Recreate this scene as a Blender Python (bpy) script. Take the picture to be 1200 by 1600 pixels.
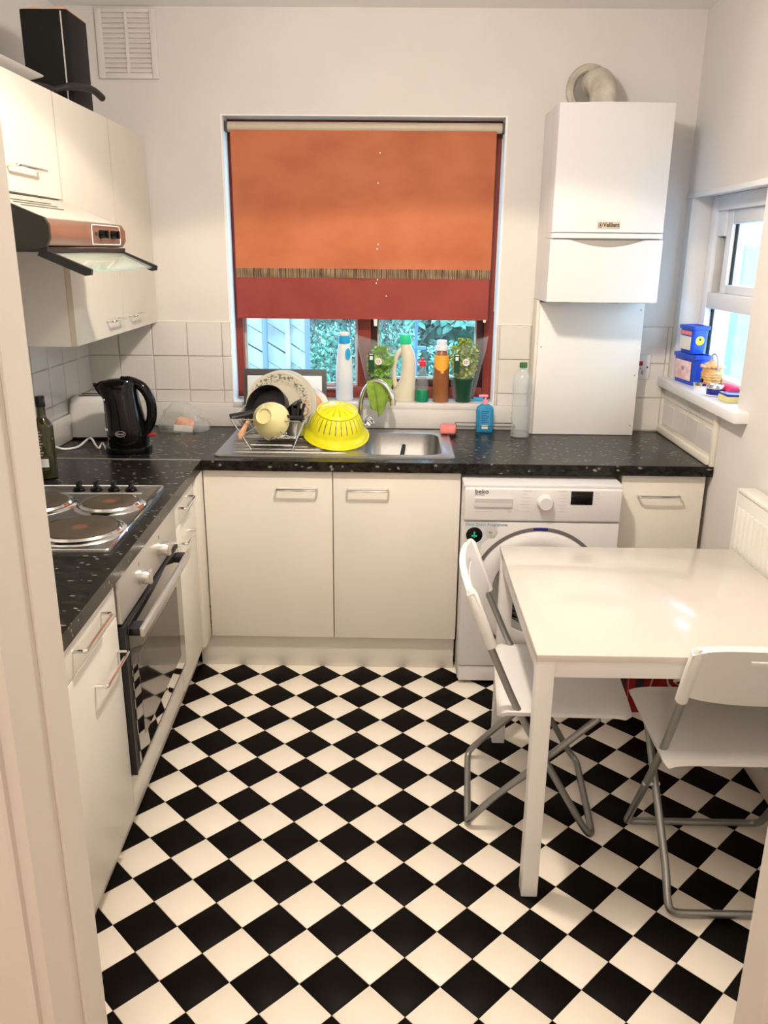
import bpy, bmesh, math, random
from mathutils import Vector, Matrix, Euler, noise
S = bpy.context.scene
for o in list(bpy.data.objects): bpy.data.objects.remove(o)
COL = S.collection
random.seed(7)
PI = math.pi

# ------------------------------------------------------------------ camera
CAM = Vector((.1567, -3.7936, 1.6891)); YAW, PITCH, ROLL = -.0145, .3041, .0093
fw = Vector((math.sin(YAW)*math.cos(PITCH), math.cos(YAW)*math.cos(PITCH), -math.sin(PITCH)))
rt0 = Vector((math.cos(YAW), -math.sin(YAW), 0)); up0 = rt0.cross(fw)
rt = rt0*math.cos(ROLL)+up0*math.sin(ROLL); up = -rt0*math.sin(ROLL)+up0*math.cos(ROLL)
cam = bpy.data.cameras.new('camera'); co = bpy.data.objects.new('camera', cam); COL.objects.link(co)
m = Matrix((rt, up, -fw)).transposed().to_4x4(); m.translation = CAM; co.matrix_world = m
cam.sensor_fit = 'VERTICAL'; cam.sensor_height = 32; cam.lens = 32*1292.5/1600; cam.clip_start = .05; cam.clip_end = 200
S.camera = co
# ------------------------------------------------------------------ world, lights, exposure
w = bpy.data.worlds.new('world'); S.world = w; w.use_nodes = True
nt = w.node_tree; bg = nt.nodes['Background']
bg.inputs[0].default_value = (.44, .71, 1.0, 1); bg.inputs[1].default_value = 6.2
LAMP = Vector((.15, -1.69, 2.5))
def light(name, kind, loc, energy, color, **k):
    l = bpy.data.lights.new(name, kind); l.energy = energy; l.color = color
    for a, b in k.items(): setattr(l, a, b)
    o = bpy.data.objects.new(name, l); COL.objects.link(o); o.location = loc; return o
light('ceiling_lamp_beam', 'SPOT', LAMP, 58, (1, .84, .66), spot_size=math.radians(142), spot_blend=.07, shadow_soft_size=.045)
light('ceiling_lamp_glow', 'POINT', LAMP+Vector((0, 0, -.02)), 44, (1, .90, .80), shadow_soft_size=.09)
light('hall_fill', 'POINT', (.15, -4.9, 2.25), 40, (1, .88, .76), shadow_soft_size=.12)  # unseen fill added behind the camera to brighten surfaces facing it
S.view_settings.view_transform = 'Standard'; S.view_settings.look = 'None'
S.view_settings.gamma = 1; S.view_settings.use_curve_mapping = False; S.view_settings.exposure = .07

# ------------------------------------------------------------------ helpers
class B:
    def __init__(s): s.bm = bmesh.new()
    def _f(s, vs, mi=0):
        try:
            f = s.bm.faces.new(vs); f.material_index = mi; return f
        except ValueError: return None
    def box(s, x0, x1, y0, y1, z0, z1, bev=0, seg=2, mi=0, M=None):
        vs = [s.bm.verts.new((x, y, z)) for x in (x0, x1) for y in (y0, y1) for z in (z0, z1)]
        fs = [s._f([vs[i] for i in q], mi) for q in ((0,1,3,2),(4,6,7,5),(0,4,5,1),(2,3,7,6),(0,2,6,4),(1,5,7,3))]
        if bev > 0:
            es = list({e for f in fs for e in f.edges})
            r = bmesh.ops.bevel(s.bm, geom=es, offset=bev, segments=seg, affect='EDGES', profile=.5)
            vs = list({v for f in r['faces'] for v in f.verts} | {v for v in vs if v.is_valid})
            for f in r['faces']: f.material_index = mi
        if M is not None: bmesh.ops.transform(s.bm, matrix=M, verts=[v for v in vs if v.is_valid])
        return s
    def loft(s, rings, cap0=True, cap1=True, closed=True, mi=0):
        R = [[s.bm.verts.new(p) for p in r] for r in rings]; n = len(R[0])
        for a, b in zip(R, R[1:]):
            for i in range(n if closed else n-1):
                j = (i+1) % n; s._f((a[i], a[j], b[j], b[i]), mi)
        if cap0: s._f(list(reversed(R[0])), mi)
        if cap1: s._f(R[-1], mi)
        return s
    def lathe(s, prof, c=(0,0,0), n=32, M=None, cap0=True, cap1=True, mi=0):
        c = Vector(c); rings = []
        for r, z in prof:
            rg = []
            for i in range(n):
                a = 2*PI*i/n; p = Vector((r*math.cos(a), r*math.sin(a), z))
                if M is not None: p = M @ p
                rg.append(p+c)
            rings.append(rg)
        return s.loft(rings, cap0, cap1, True, mi)
    def cyl(s, p0, p1, r0, r1=None, n=20, mi=0):
        p0, p1 = Vector(p0), Vector(p1); d = p1-p0; q = Vector((0,0,1)).rotation_difference(d.normalized()).to_matrix()
        return s.lathe([(r0, 0), (r0 if r1 is None else r1, d.length)], p0, n, q, mi=mi)
    def tube(s, pts, r, n=8, closed=False, mi=0, flat=1.0):
        P = [Vector(p) for p in pts]; N = len(P); rings = []; u = None
        for i in range(N):
            a = P[(i-1) % N] if (closed or i > 0) else P[i]; b = P[(i+1) % N] if (closed or i < N-1) else P[i]
            t = (b-a).normalized()
            if u is None: u = t.orthogonal().normalized()
            u = (u-t*u.dot(t)).normalized(); v = t.cross(u); rr = r[i] if isinstance(r, (list, tuple)) else r
            rings.append([P[i]+(u*math.cos(2*PI*k/n)+v*flat*math.sin(2*PI*k/n))*rr for k in range(n)])
        if closed: rings.append(rings[0]); 
        s.loft(rings, not closed, not closed, True, mi)
        if closed: bmesh.ops.remove_doubles(s.bm, verts=s.bm.verts, dist=1e-6)
        return s
    def prism(s, poly, ax, a0, a1, mi=0):   # poly: 2D points in the other two axes (in order x,y,z without ax)
        def P(p, a):
            q = list(p); q.insert('xyz'.index(ax), a); return q
        return s.loft([[P(p, a0) for p in poly], [P(p, a1) for p in poly]], mi=mi)
    def sheet(s, fn, nu, nv, thick=0, mi=0, skip=None):
        V = [[s.bm.verts.new(fn(i/nu, j/nv)) for j in range(nv+1)] for i in range(nu+1)]
        fs = []
        for i in range(nu):
            for j in range(nv):
                if skip and skip(i, j): continue
                f = s._f((V[i][j], V[i+1][j], V[i+1][j+1], V[i][j+1]), mi)
                if f: fs.append(f)
        if thick:
            s.bm.normal_update(); bmesh.ops.solidify(s.bm, geom=fs, thickness=thick)
        return s
WM = {}
def spath(pts, k=6, closed=False):   # Catmull-Rom
    P = [Vector(p) for p in pts]; n = len(P); out = []
    for i in range(n if closed else n-1):
        g = lambda j: P[j % n] if closed else P[max(0, min(n-1, j))]
        a, b, c, d = g(i-1), g(i), g(i+1), g(i+2)
        for q in range(k):
            t = q/k; out.append(.5*((2*b)+(c-a)*t+(2*a-5*b+4*c-d)*t*t+(3*b-a-3*c+d)*t**3))
    if not closed: out.append(P[-1])
    return out
def fillet(pts, r, k=5):   # rounded corners on an open polyline
    P = [Vector(p) for p in pts]; out = [P[0]]
    for i in range(1, len(P)-1):
        a = P[i]+(P[i-1]-P[i]).normalized()*min(r, (P[i-1]-P[i]).length*.49); c = P[i]+(P[i+1]-P[i]).normalized()*min(r, (P[i+1]-P[i]).length*.49)
        for q in range(k+1):
            t = q/k; out.append(a*(1-t)**2+P[i]*2*t*(1-t)+c*t*t)
    out.append(P[-1]); return out
def rrect(x0, x1, y0, y1, r, z, k=5):
    out = []
    for cx, cy, a0 in ((x1-r, y1-r, 0), (x0+r, y1-r, 90), (x0+r, y0+r, 180), (x1-r, y0+r, 270)):
        for q in range(k+1):
            a = math.radians(a0+90*q/k); out.append((cx+r*math.cos(a), cy+r*math.sin(a), z))
    return out
def mesh_of(b, name, mats, ang=38):
    bm = b.bm; bmesh.ops.recalc_face_normals(bm, faces=bm.faces); bm.normal_update()
    ca = math.radians(ang)
    for e in bm.edges:
        e.smooth = not (len(e.link_faces) == 2 and e.calc_face_angle(0) > ca)
    for f in bm.faces: f.smooth = True
    me = bpy.data.meshes.new(name); bm.to_mesh(me); bm.free()
    for mm in (mats if isinstance(mats, (list, tuple)) else [mats]): me.materials.append(mm)
    return me
def props(o, label=None, cat=None, group=None, kind=None):
    if label: o['label'] = label
    if cat: o['category'] = cat
    if group: o['group'] = group
    if kind: o['kind'] = kind
    return o
def obj(name, b, mat, parent=None, label=None, cat=None, group=None, kind=None, local=False):
    """b holds world coordinates (or the parent's own frame when local)"""
    me = b if isinstance(b, bpy.types.Mesh) else mesh_of(b, name, mat)
    o = bpy.data.objects.new(name, me); COL.objects.link(o)
    if parent is not None:
        W = WM[parent.name]; o.parent = parent; WM[o.name] = W
        if not local: me.transform(W.inverted())
    else:
        xs = [v.co for v in me.vertices]
        c = Vector(((min(v.x for v in xs)+max(v.x for v in xs))/2, (min(v.y for v in xs)+max(v.y for v in xs))/2, min(v.z for v in xs)))
        me.transform(Matrix.Translation(-c)); o.location = c; WM[o.name] = Matrix.Translation(c)
    return props(o, label, cat, group, kind)
def thing(name, label, cat, loc=(0,0,0), rz=0, group=None, kind=None):
    o = bpy.data.objects.new(name, None); COL.objects.link(o); o.empty_display_size = .05
    o.location = loc; o.rotation_euler = (0, 0, rz)
    WM[o.name] = Matrix.Translation(Vector(loc)) @ Matrix.Rotation(rz, 4, 'Z')
    return props(o, label, cat, group, kind)
def dup(root, loc, rz, label=None, group=None):
    r = root.copy(); COL.objects.link(r); r.location = loc; r.rotation_euler = (0, 0, rz)
    WM[r.name] = Matrix.Translation(Vector(loc)) @ Matrix.Rotation(rz, 4, 'Z')
    if label: r['label'] = label
    if group: r['group'] = group
    for ch in list(root.children):
        c = ch.copy(); COL.objects.link(c); c.parent = r; WM[c.name] = WM[r.name]
        for g in list(ch.children):
            d = g.copy(); COL.objects.link(d); d.parent = c; WM[d.name] = WM[r.name]
    return r
def text(name, s, size, loc, rot, mat, parent, ext=.0004, bold=0, sx=1, local=False, align='LEFT'):
    cu = bpy.data.curves.new(name, 'FONT'); cu.body = s; cu.size = size; cu.extrude = ext; cu.offset = bold
    cu.align_x = align; cu.resolution_u = 3
    t = bpy.data.objects.new('t', cu); COL.objects.link(t)
    me = bpy.data.meshes.new_from_object(t, depsgraph=bpy.context.evaluated_depsgraph_get())
    bpy.data.objects.remove(t); bpy.data.curves.remove(cu)
    me.name = name; me.materials.clear(); me.materials.append(mat)
    me.transform(Matrix.Translation(Vector(loc)) @ Euler(rot).to_matrix().to_4x4() @ Matrix.Diagonal((sx, 1, 1, 1)))
    o = bpy.data.objects.new(name, me); COL.objects.link(o); o.parent = parent; WM[o.name] = WM[parent.name]
    if not local: me.transform(WM[parent.name].inverted())
    return o

# ------------------------------------------------------------------ materials
def mat(name, col, rough=.5, metal=0, spec=.5, trans=0, coat=0, alpha=1, ior=1.45):
    m = bpy.data.materials.new(name); m.use_nodes = True; p = m.node_tree.nodes['Principled BSDF']
    p.inputs['Base Color'].default_value = (*col, 1); p.inputs['Roughness'].default_value = rough
    p.inputs['Metallic'].default_value = metal; p.inputs['Specular IOR Level'].default_value = spec
    p.inputs['Transmission Weight'].default_value = trans; p.inputs['Coat Weight'].default_value = coat
    p.inputs['IOR'].default_value = ior
    return m
def N(m, t, **k):
    n = m.node_tree.nodes.new(t)
    for a, b in k.items():
        if a in n.inputs: n.inputs[a].default_value = b
        else: setattr(n, a, b)
    return n
def L(m, a, b): m.node_tree.links.new(a, b)
def noisy(name, c1, c2, scale=6, rough=.5, bump=0, bscale=120, metal=0, stretch=(1,1,1), lo=.35, hi=.65, spec=.5, rvar=0, coat=0):
    m = mat(name, c1, rough, metal, spec, coat=coat); p = m.node_tree.nodes['Principled BSDF']
    tc = N(m, 'ShaderNodeTexCoord'); mp = N(m, 'ShaderNodeMapping'); mp.inputs['Scale'].default_value = stretch
    L(m, tc.outputs['Object'], mp.inputs[0])
    no = N(m, 'ShaderNodeTexNoise', Scale=scale, Detail=5.0); L(m, mp.outputs[0], no.inputs['Vector'])
    cr = N(m, 'ShaderNodeValToRGB'); cr.color_ramp.elements[0].position = lo; cr.color_ramp.elements[1].position = hi
    cr.color_ramp.elements[0].color = (*c1, 1); cr.color_ramp.elements[1].color = (*c2, 1)
    L(m, no.outputs['Fac'], cr.inputs[0]); L(m, cr.outputs[0], p.inputs['Base Color'])
    if rvar:
        mr = N(m, 'ShaderNodeMapRange'); mr.inputs['To Min'].default_value = rough-rvar; mr.inputs['To Max'].default_value = rough+rvar
        L(m, no.outputs['Fac'], mr.inputs[0]); L(m, mr.outputs[0], p.inputs['Roughness'])
    if bump:
        n2 = N(m, 'ShaderNodeTexNoise', Scale=bscale, Detail=3.0); L(m, mp.outputs[0], n2.inputs['Vector'])
        bp = N(m, 'ShaderNodeBump', Strength=bump, Distance=.002); L(m, n2.outputs['Fac'], bp.inputs['Height']); L(m, bp.outputs[0], p.inputs['Normal'])
    return m
def clear(name, tint=(.95, .97, .97), body=.12, rough=.05, bodycol=(.8, .85, .85)):
    """thin clear film / pane: transparent with a Fresnel gloss and a little body colour"""
    m = bpy.data.materials.new(name); m.use_nodes = True; t = m.node_tree; t.nodes.clear()
    out = t.nodes.new('ShaderNodeOutputMaterial'); tr = t.nodes.new('ShaderNodeBsdfTransparent'); tr.inputs[0].default_value = (*tint, 1)
    gl = t.nodes.new('ShaderNodeBsdfGlossy'); gl.inputs['Roughness'].default_value = rough
    di = t.nodes.new('ShaderNodeBsdfDiffuse'); di.inputs[0].default_value = (*bodycol, 1)
    m1 = t.nodes.new('ShaderNodeMixShader'); m1.inputs[0].default_value = body
    t.links.new(tr.outputs[0], m1.inputs[1]); t.links.new(di.outputs[0], m1.inputs[2])
    fr = t.nodes.new('ShaderNodeFresnel'); fr.inputs[0].default_value = 1.4
    m2 = t.nodes.new('ShaderNodeMixShader'); ge = t.nodes.new('ShaderNodeNewGeometry'); sb = t.nodes.new('ShaderNodeMath'); sb.operation = 'SUBTRACT'; sb.inputs[0].default_value = 1; t.links.new(ge.outputs['Backfacing'], sb.inputs[1])
    ml = t.nodes.new('ShaderNodeMath'); ml.operation = 'MULTIPLY'; t.links.new(fr.outputs[0], ml.inputs[0]); t.links.new(sb.outputs[0], ml.inputs[1]); t.links.new(ml.outputs[0], m2.inputs[0]); t.links.new(m1.outputs[0], m2.inputs[1]); t.links.new(gl.outputs[0], m2.inputs[2])
    t.links.new(m2.outputs[0], out.inputs[0]); return m

M_wall = noisy('wall_paint', (.70, .67, .635), (.73, .70, .67), 3, .75, .15, 60)
M_ceil = noisy('ceiling_paint', (.87, .87, .86), (.89, .89, .88), 3, .85, .1, 60)
M_cream = noisy('cream_laminate', (.76, .72, .64), (.785, .745, .67), 4, .38, spec=.4)
M_cream_dim = noisy('cream_laminate_dimmed', (.66, .61, .525), (.685, .64, .555), 4, .42, spec=.35)  # same cream laminate, colour darkened to offset lamp glare on the wall doors
M_white = noisy('white_laminate', (.80, .78, .73), (.82, .80, .76), 4, .35)
M_edge = mat('cream_edge', (.62, .52, .36), .5)
M_gloss = mat('white_gloss_enamel', (.70, .69, .69), .25)
M_plastic = mat('white_plastic', (.80, .79, .77), .32)
M_upvc = mat('upvc_white', (.78, .78, .80), .3)
M_trim = noisy('door_frame_paint', (.64, .605, .55), (.69, .655, .60), 2.5, .45, .1, 30, stretch=(1, 1, .25))
M_tile = noisy('ceramic_tile', (.70, .68, .64), (.73, .71, .675), 5, .16, coat=.3)
M_grout = noisy('tile_grout', (.52, .48, .42), (.62, .58, .52), 12, .9)
M_caulk = mat('silicone_sealant', (.76, .72, .63), .5)
M_chrome = mat('chrome', (.78, .78, .78), .12, 1)
M_steel = noisy('brushed_steel', (.41, .40, .385), (.45, .44, .42), 60, .33, metal=1, stretch=(1, 14, 1), rvar=.03)
M_satin = mat('satin_aluminium', (.66, .65, .62), .35, .85)
M_tube = mat('grey_tube_metal', (.36, .37, .36), .38, .85)
M_black = mat('black_gloss_plastic', (.003, .003, .0035), .10, spec=.35)
M_blackm = mat('black_matt', (.012, .012, .013), .45)
M_dark = mat('dark_gap', (.02, .017, .014), .9)
M_glassdark = mat('oven_black_glass', (.010, .009, .008), .04, spec=.9, coat=1)
M_glass = clear('window_glass', (.96, .98, .98), .02, .02)
M_visor = clear('hood_visor_glass', (.80, .90, .86), .45, .08, (.62, .68, .60))
M_clearp = clear('clear_plastic', (.93, .96, .96), .10, .1, (.75, .82, .82))
M_film = clear('plastic_film', (.94, .96, .96), .10, .15, (.8, .85, .88))
M_yellow = mat('yellow_plastic', (.73, .70, .015), .3)
M_bowl = mat('pale_yellow_glaze', (.72, .66, .33), .15, coat=.4)
M_red = noisy('red_bag', (.30, .008, .012), (.42, .015, .02), 7, .25)
M_pink = noisy('pink_sponge', (.80, .20, .18), (.86, .27, .24), 60, .9, .6, 200)
M_wood = noisy('pale_wood', (.62, .33, .18), (.72, .42, .25), 8, .5, stretch=(1, 1, 6))
M_frame = noisy('brown_window_frame', (.20, .028, .018), (.27, .045, .028), 10, .35, stretch=(1, 1, .3))
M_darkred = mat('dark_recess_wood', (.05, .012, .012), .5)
M_blind = noisy('terracotta_blind_fabric', (.43, .125, .055), (.53, .175, .08), 3.2, .85, .25, 500, lo=.32, hi=.62, stretch=(1, 1, 1.8))
M_blindlow = noisy('maroon_blind_fabric', (.26, .045, .038), (.31, .058, .048), 4, .85, .25, 500)
M_beige = mat('beige_tube', (.56, .49, .38), .4)
M_pink_s = mat('pink_pump', (.85, .35, .45), .4)
M_floor_w = noisy('cream_floor_tile', (.83, .755, .64), (.88, .82, .72), 2.2, .38, rvar=.06, spec=.3)
M_floor_b = noisy('black_floor_tile', (.003, .0023, .0018), (.005, .004, .003), 4, .5, spec=.08)
M_joint = mat('floor_joint', (.10, .06, .04), .8)
M_bag = clear('bag_film', (.95, .96, .96), .16, .12, (.85, .85, .84))
M_bread = noisy('bread_orange', (.75, .25, .10), (.9, .62, .4), 30, .7)
M_leaf = noisy('leaf_green', (.16, .42, .02), (.38, .68, .08), 30, .5)
M_leafy = noisy('parsley_green', (.24, .40, .05), (.55, .62, .18), 40, .5)
M_pot = mat('dark_green_pot', (.004, .05, .022), .35)
M_towel = noisy('green_cloth', (.17, .28, .035), (.24, .37, .06), 30, .95, .5, 400)
M_blue = mat('blue_tub_plastic', (.015, .07, .55), .3)
M_navy = mat('navy_enamel', (.01, .015, .22), .25)
M_pet = clear('bottle_plastic', (.93, .95, .95), .24, .08, (.80, .84, .84))
M_cyan = clear('blue_soap', (.10, .55, .80), .55, .1, (.05, .42, .72))
M_milk = mat('milky_plastic', (.74, .78, .82), .4)
M_creamp = mat('cream_plastic_bottle', (.72, .66, .52), .4)
M_green = mat('green_cap', (.02, .62, .30), .35)
M_green2 = mat('dark_green_liquid', (.0, .22, .10), .1)
M_capblue = mat('blue_cap', (.02, .38, .75), .35)
M_brown = noisy('brown_liquid', (.26, .09, .03), (.36, .14, .055), 8, .3)
M_orange = mat('orange_label', (.85, .42, .05), .5)
M_olive = mat('olive_bottle_glass', (.022, .022, .003), .06, coat=.5)
M_paper = mat('paper_white', (.78, .77, .74), .7)
M_grey = mat('grey_plastic', (.30, .29, .28), .4)
M_lightgrey = mat('light_grey_plastic', (.55, .53, .51), .4)
M_ink = mat('dark_print', (.03, .03, .035), .5)
M_inkb = mat('blue_print', (.10, .25, .36), .5)
M_stick = mat('sticker_grey', (.60, .62, .64), .35)
M_char = mat('charcoal_tray', (.07, .065, .065), .5)
M_hoodbrown = noisy('hood_copper_panel', (.30, .17, .12), (.36, .21, .15), 5, .28, metal=.6)
M_hoodend = mat('hood_end_cap', (.022, .022, .016), .35)
M_plaster = noisy('rough_plaster', (.42, .38, .31), (.66, .61, .53), 14, .9, .6, 40)
M_leaf2 = noisy('garden_leaf', (.02, .07, .05), (.12, .26, .20), 5, .6)
M_leaf3 = noisy('garden_leaf_pale', (.10, .36, .26), (.50, .82, .66), 14, .45)
M_twig = mat('twig', (.16, .14, .13), .8)
M_fence = noisy('pale_fence_wood', (.50, .50, .50), (.72, .71, .70), 6, .8, stretch=(1, .2, 1))
M_grass = noisy('garden_ground', (.16, .36, .28), (.35, .6, .5), 12, .9)
M_bluep = mat('blue_painted_wood', (.12, .25, .50), .5)
M_bluep2 = mat('grey_blue_wood', (.22, .27, .36), .7)
M_straw = noisy('basket_tan', (.60, .33, .12), (.78, .50, .22), 60, .6)

def m_worktop():
    m = mat('speckled_black_worktop', (.012, .012, .012), .26, spec=.26); p = m.node_tree.nodes['Principled BSDF']
    tc = N(m, 'ShaderNodeTexCoord'); mp = N(m, 'ShaderNodeMapping'); mp.inputs['Scale'].default_value = (1, 2.2, 1.5); mp.inputs['Rotation'].default_value = (0, 0, .5)
    L(m, tc.outputs['Object'], mp.inputs[0])
    no = N(m, 'ShaderNodeTexNoise', Scale=30.0, Detail=6.0, Roughness=.7); L(m, mp.outputs[0], no.inputs['Vector'])
    cr = N(m, 'ShaderNodeValToRGB'); e = cr.color_ramp.elements; e[0].position = .42; e[1].position = .72; e[0].color = (.003, .003, .0025, 1); e[1].color = (.030, .028, .023, 1)
    L(m, no.outputs['Fac'], cr.inputs[0])
    n1 = N(m, 'ShaderNodeTexNoise', Scale=9.0, Detail=2.0); L(m, tc.outputs['Object'], n1.inputs['Vector'])
    mx0 = N(m, 'ShaderNodeMixRGB', blend_type='ADD', Fac=.08); L(m, mp.outputs[0], mx0.inputs[1]); L(m, n1.outputs['Color'], mx0.inputs[2])
    vo = N(m, 'ShaderNodeTexVoronoi', Scale=32.0, Randomness=1.0); L(m, mx0.outputs[0], vo.inputs['Vector'])
    n3 = N(m, 'ShaderNodeTexNoise', Scale=120.0, Detail=3.0); L(m, tc.outputs['Object'], n3.inputs['Vector'])
    ad = N(m, 'ShaderNodeMath', operation='MULTIPLY_ADD'); ad.inputs[1].default_value = .18; L(m, n3.outputs['Fac'], ad.inputs[0]); L(m, vo.outputs['Distance'], ad.inputs[2])
    c2 = N(m, 'ShaderNodeValToRGB'); e = c2.color_ramp.elements; e[0].position = .27; e[1].position = .35; e[0].color = (1, 1, 1, 1); e[1].color = (0, 0, 0, 1)
    L(m, ad.outputs[0], c2.inputs[0])
    sp = N(m, 'ShaderNodeSeparateColor'); L(m, vo.outputs['Color'], sp.inputs[0])
    th = N(m, 'ShaderNodeMath', operation='LESS_THAN'); th.inputs[1].default_value = .5; L(m, sp.outputs[0], th.inputs[0])
    mu = N(m, 'ShaderNodeMath', operation='MULTIPLY'); L(m, c2.outputs[0], mu.inputs[0]); L(m, th.outputs[0], mu.inputs[1])
    m3 = N(m, 'ShaderNodeMath', operation='MULTIPLY'); m3.inputs[1].default_value = .7; L(m, mu.outputs[0], m3.inputs[0])
    mx = N(m, 'ShaderNodeMixRGB'); mx.inputs[2].default_value = (.30, .27, .22, 1); L(m, m3.outputs[0], mx.inputs[0]); L(m, cr.outputs[0], mx.inputs[1])
    L(m, mx.outputs[0], p.inputs['Base Color']); return m
M_top = m_worktop()
def m_band():
    m = mat('striped_blind_band', (.2, .12, .05), .8); p = m.node_tree.nodes['Principled BSDF']
    tc = N(m, 'ShaderNodeTexCoord'); mp = N(m, 'ShaderNodeMapping'); mp.inputs['Scale'].default_value = (1, 0, .02); L(m, tc.outputs['Object'], mp.inputs[0])
    no = N(m, 'ShaderNodeTexNoise', Scale=300.0, Detail=1.0); L(m, mp.outputs[0], no.inputs['Vector'])
    cr = N(m, 'ShaderNodeValToRGB'); cr.color_ramp.interpolation = 'CONSTANT'; e = cr.color_ramp.elements; e[0].position = 0; e[1].position = .5; e[0].color = (.085, .05, .03, 1); e[1].color = (.27, .19, .11, 1)
    L(m, no.outputs['Fac'], cr.inputs[0]); L(m, cr.outputs[0], p.inputs['Base Color']); return m
def m_plate():
    m = mat('floral_plate_glaze', (.62, .58, .47), .15, coat=.4); p = m.node_tree.nodes['Principled BSDF']
    tc = N(m, 'ShaderNodeTexCoord'); ln = N(m, 'ShaderNodeVectorMath', operation='LENGTH'); L(m, tc.outputs['Object'], ln.inputs[0])
    a = N(m, 'ShaderNodeMapRange'); a.inputs['From Min'].default_value = .088; a.inputs['From Max'].default_value = .112; L(m, ln.outputs['Value'], a.inputs[0])
    b = N(m, 'ShaderNodeMapRange'); b.inputs['From Min'].default_value = .135; b.inputs['From Max'].default_value = .128; L(m, ln.outputs['Value'], b.inputs[0])
    no = N(m, 'ShaderNodeTexNoise', Scale=110.0, Detail=3.0); L(m, tc.outputs['Object'], no.inputs['Vector'])
    c = N(m, 'ShaderNodeMapRange'); c.inputs['From Min'].default_value = .47; c.inputs['From Max'].default_value = .56; L(m, no.outputs['Fac'], c.inputs[0])
    x = N(m, 'ShaderNodeMath', operation='MULTIPLY'); y = N(m, 'ShaderNodeMath', operation='MULTIPLY')
    L(m, a.outputs[0], x.inputs[0]); L(m, b.outputs[0], x.inputs[1]); L(m, x.outputs[0], y.inputs[0]); L(m, c.outputs[0], y.inputs[1])
    n2 = N(m, 'ShaderNodeTexNoise', Scale=14.0); L(m, tc.outputs['Object'], n2.inputs['Vector'])
    cr = N(m, 'ShaderNodeValToRGB'); e = cr.color_ramp.elements; e[0].position = .55; e[1].position = .68; e[0].color = (.17, .19, .13, 1); e[1].color = (.45, .20, .12, 1); L(m, n2.outputs['Fac'], cr.inputs[0])
    mx = N(m, 'ShaderNodeMixRGB'); mx.inputs[1].default_value = (.62, .58, .47, 1); L(m, cr.outputs[0], mx.inputs[2]); L(m, y.outputs[0], mx.inputs[0])
    L(m, mx.outputs[0], p.inputs['Base Color']); return m
def m_ring():
    m = mat('hot_plate_iron', (.05, .04, .03), .45, .3); p = m.node_tree.nodes['Principled BSDF']
    tc = N(m, 'ShaderNodeTexCoord'); sp = N(m, 'ShaderNodeSeparateXYZ'); L(m, tc.outputs['Object'], sp.inputs[0])
    cb = N(m, 'ShaderNodeCombineXYZ'); L(m, sp.outputs[0], cb.inputs[0]); L(m, sp.outputs[1], cb.inputs[1])
    ln = N(m, 'ShaderNodeVectorMath', operation='LENGTH'); L(m, cb.outputs[0], ln.inputs[0])
    cr = N(m, 'ShaderNodeValToRGB'); e = cr.color_ramp.elements; e[0].position = .018; e[0].color = (.22, .10, .05, 1); e[1].position = .024; e[1].color = (.085, .068, .045, 1)
    L(m, ln.outputs['Value'], cr.inputs[0]); L(m, cr.outputs[0], p.inputs['Base Color']); return m

# ================================================================== SETTING
XL, XR, YB, YF, ZC = -1.255, 1.386, 0.0, -2.80, 2.632
def slab_holes(b, ax, a0, a1, us, vs, hole):
    """wall slab across axis ax; us, vs the cut lines; hole(i,j) True where open"""
    for i in range(len(us)-1):
        for j in range(len(vs)-1):
            if hole(i, j): continue
            q = [(us[i], vs[j]), (us[i+1], vs[j]), (us[i+1], vs[j+1]), (us[i], vs[j+1])]
            b.prism(q, ax, a0, a1)
    return b
hole1 = lambda i, j: i == 1 and j == 1
W1 = (-.60, .602, 1.03, 2.235)    # window_1 opening x0 x1 z0 z1
wb = slab_holes(B(), 'y', 0, .26, [XL-.1, W1[0], W1[1], XR+.0], [0, W1[2]-.03, W1[3], ZC], hole1)
wall_back = obj('wall_back', wb, M_wall, kind='structure')
W2 = (-.81, -.065, 1.165, 1.925)   # window_2 opening y0 y1 z0 z1
wr = slab_holes(B(), 'x', XR, XR+.22, [YF-.12, W2[0], W2[1], .26], [0, W2[2]-.04, W2[3], ZC], hole1)
wall_right = obj('wall_right', wr, M_wall, kind='structure')
wall_left = obj('wall_left', B().box(XL-.1, XL, YF-.12, 0, 0, ZC), M_wall, kind='structure')
obj('wall_front', slab_holes(B(), 'y', YF-.14, YF, [XL, -.30, .715, XR], [0, 2.07, ZC], lambda i, j: i == 1 and j == 0), M_wall, kind='structure')
obj('ceiling', B().box(XL-.1, XR+.22, YF-.14, .26, ZC, ZC+.08), M_ceil, kind='structure')
# hallway the camera stands in
hb = B().box(-.62, -.54, -5.6, YF-.14, 0, 2.5).box(1.0, 1.08, -5.6, YF-.14, 0, 2.5).box(-.62, 1.08, -5.68, -5.6, 0, 2.5)
obj('wall_hall', hb, M_wall, kind='structure')
obj('ceiling_hall', B().box(-.62, 1.08, -5.68, YF-.14, 2.5, 2.56), M_ceil, kind='structure')
floor = obj('floor', B().box(XL-.1, XR+.2, -5.68, .26, -.06, -.004), M_joint, kind='structure')
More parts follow.
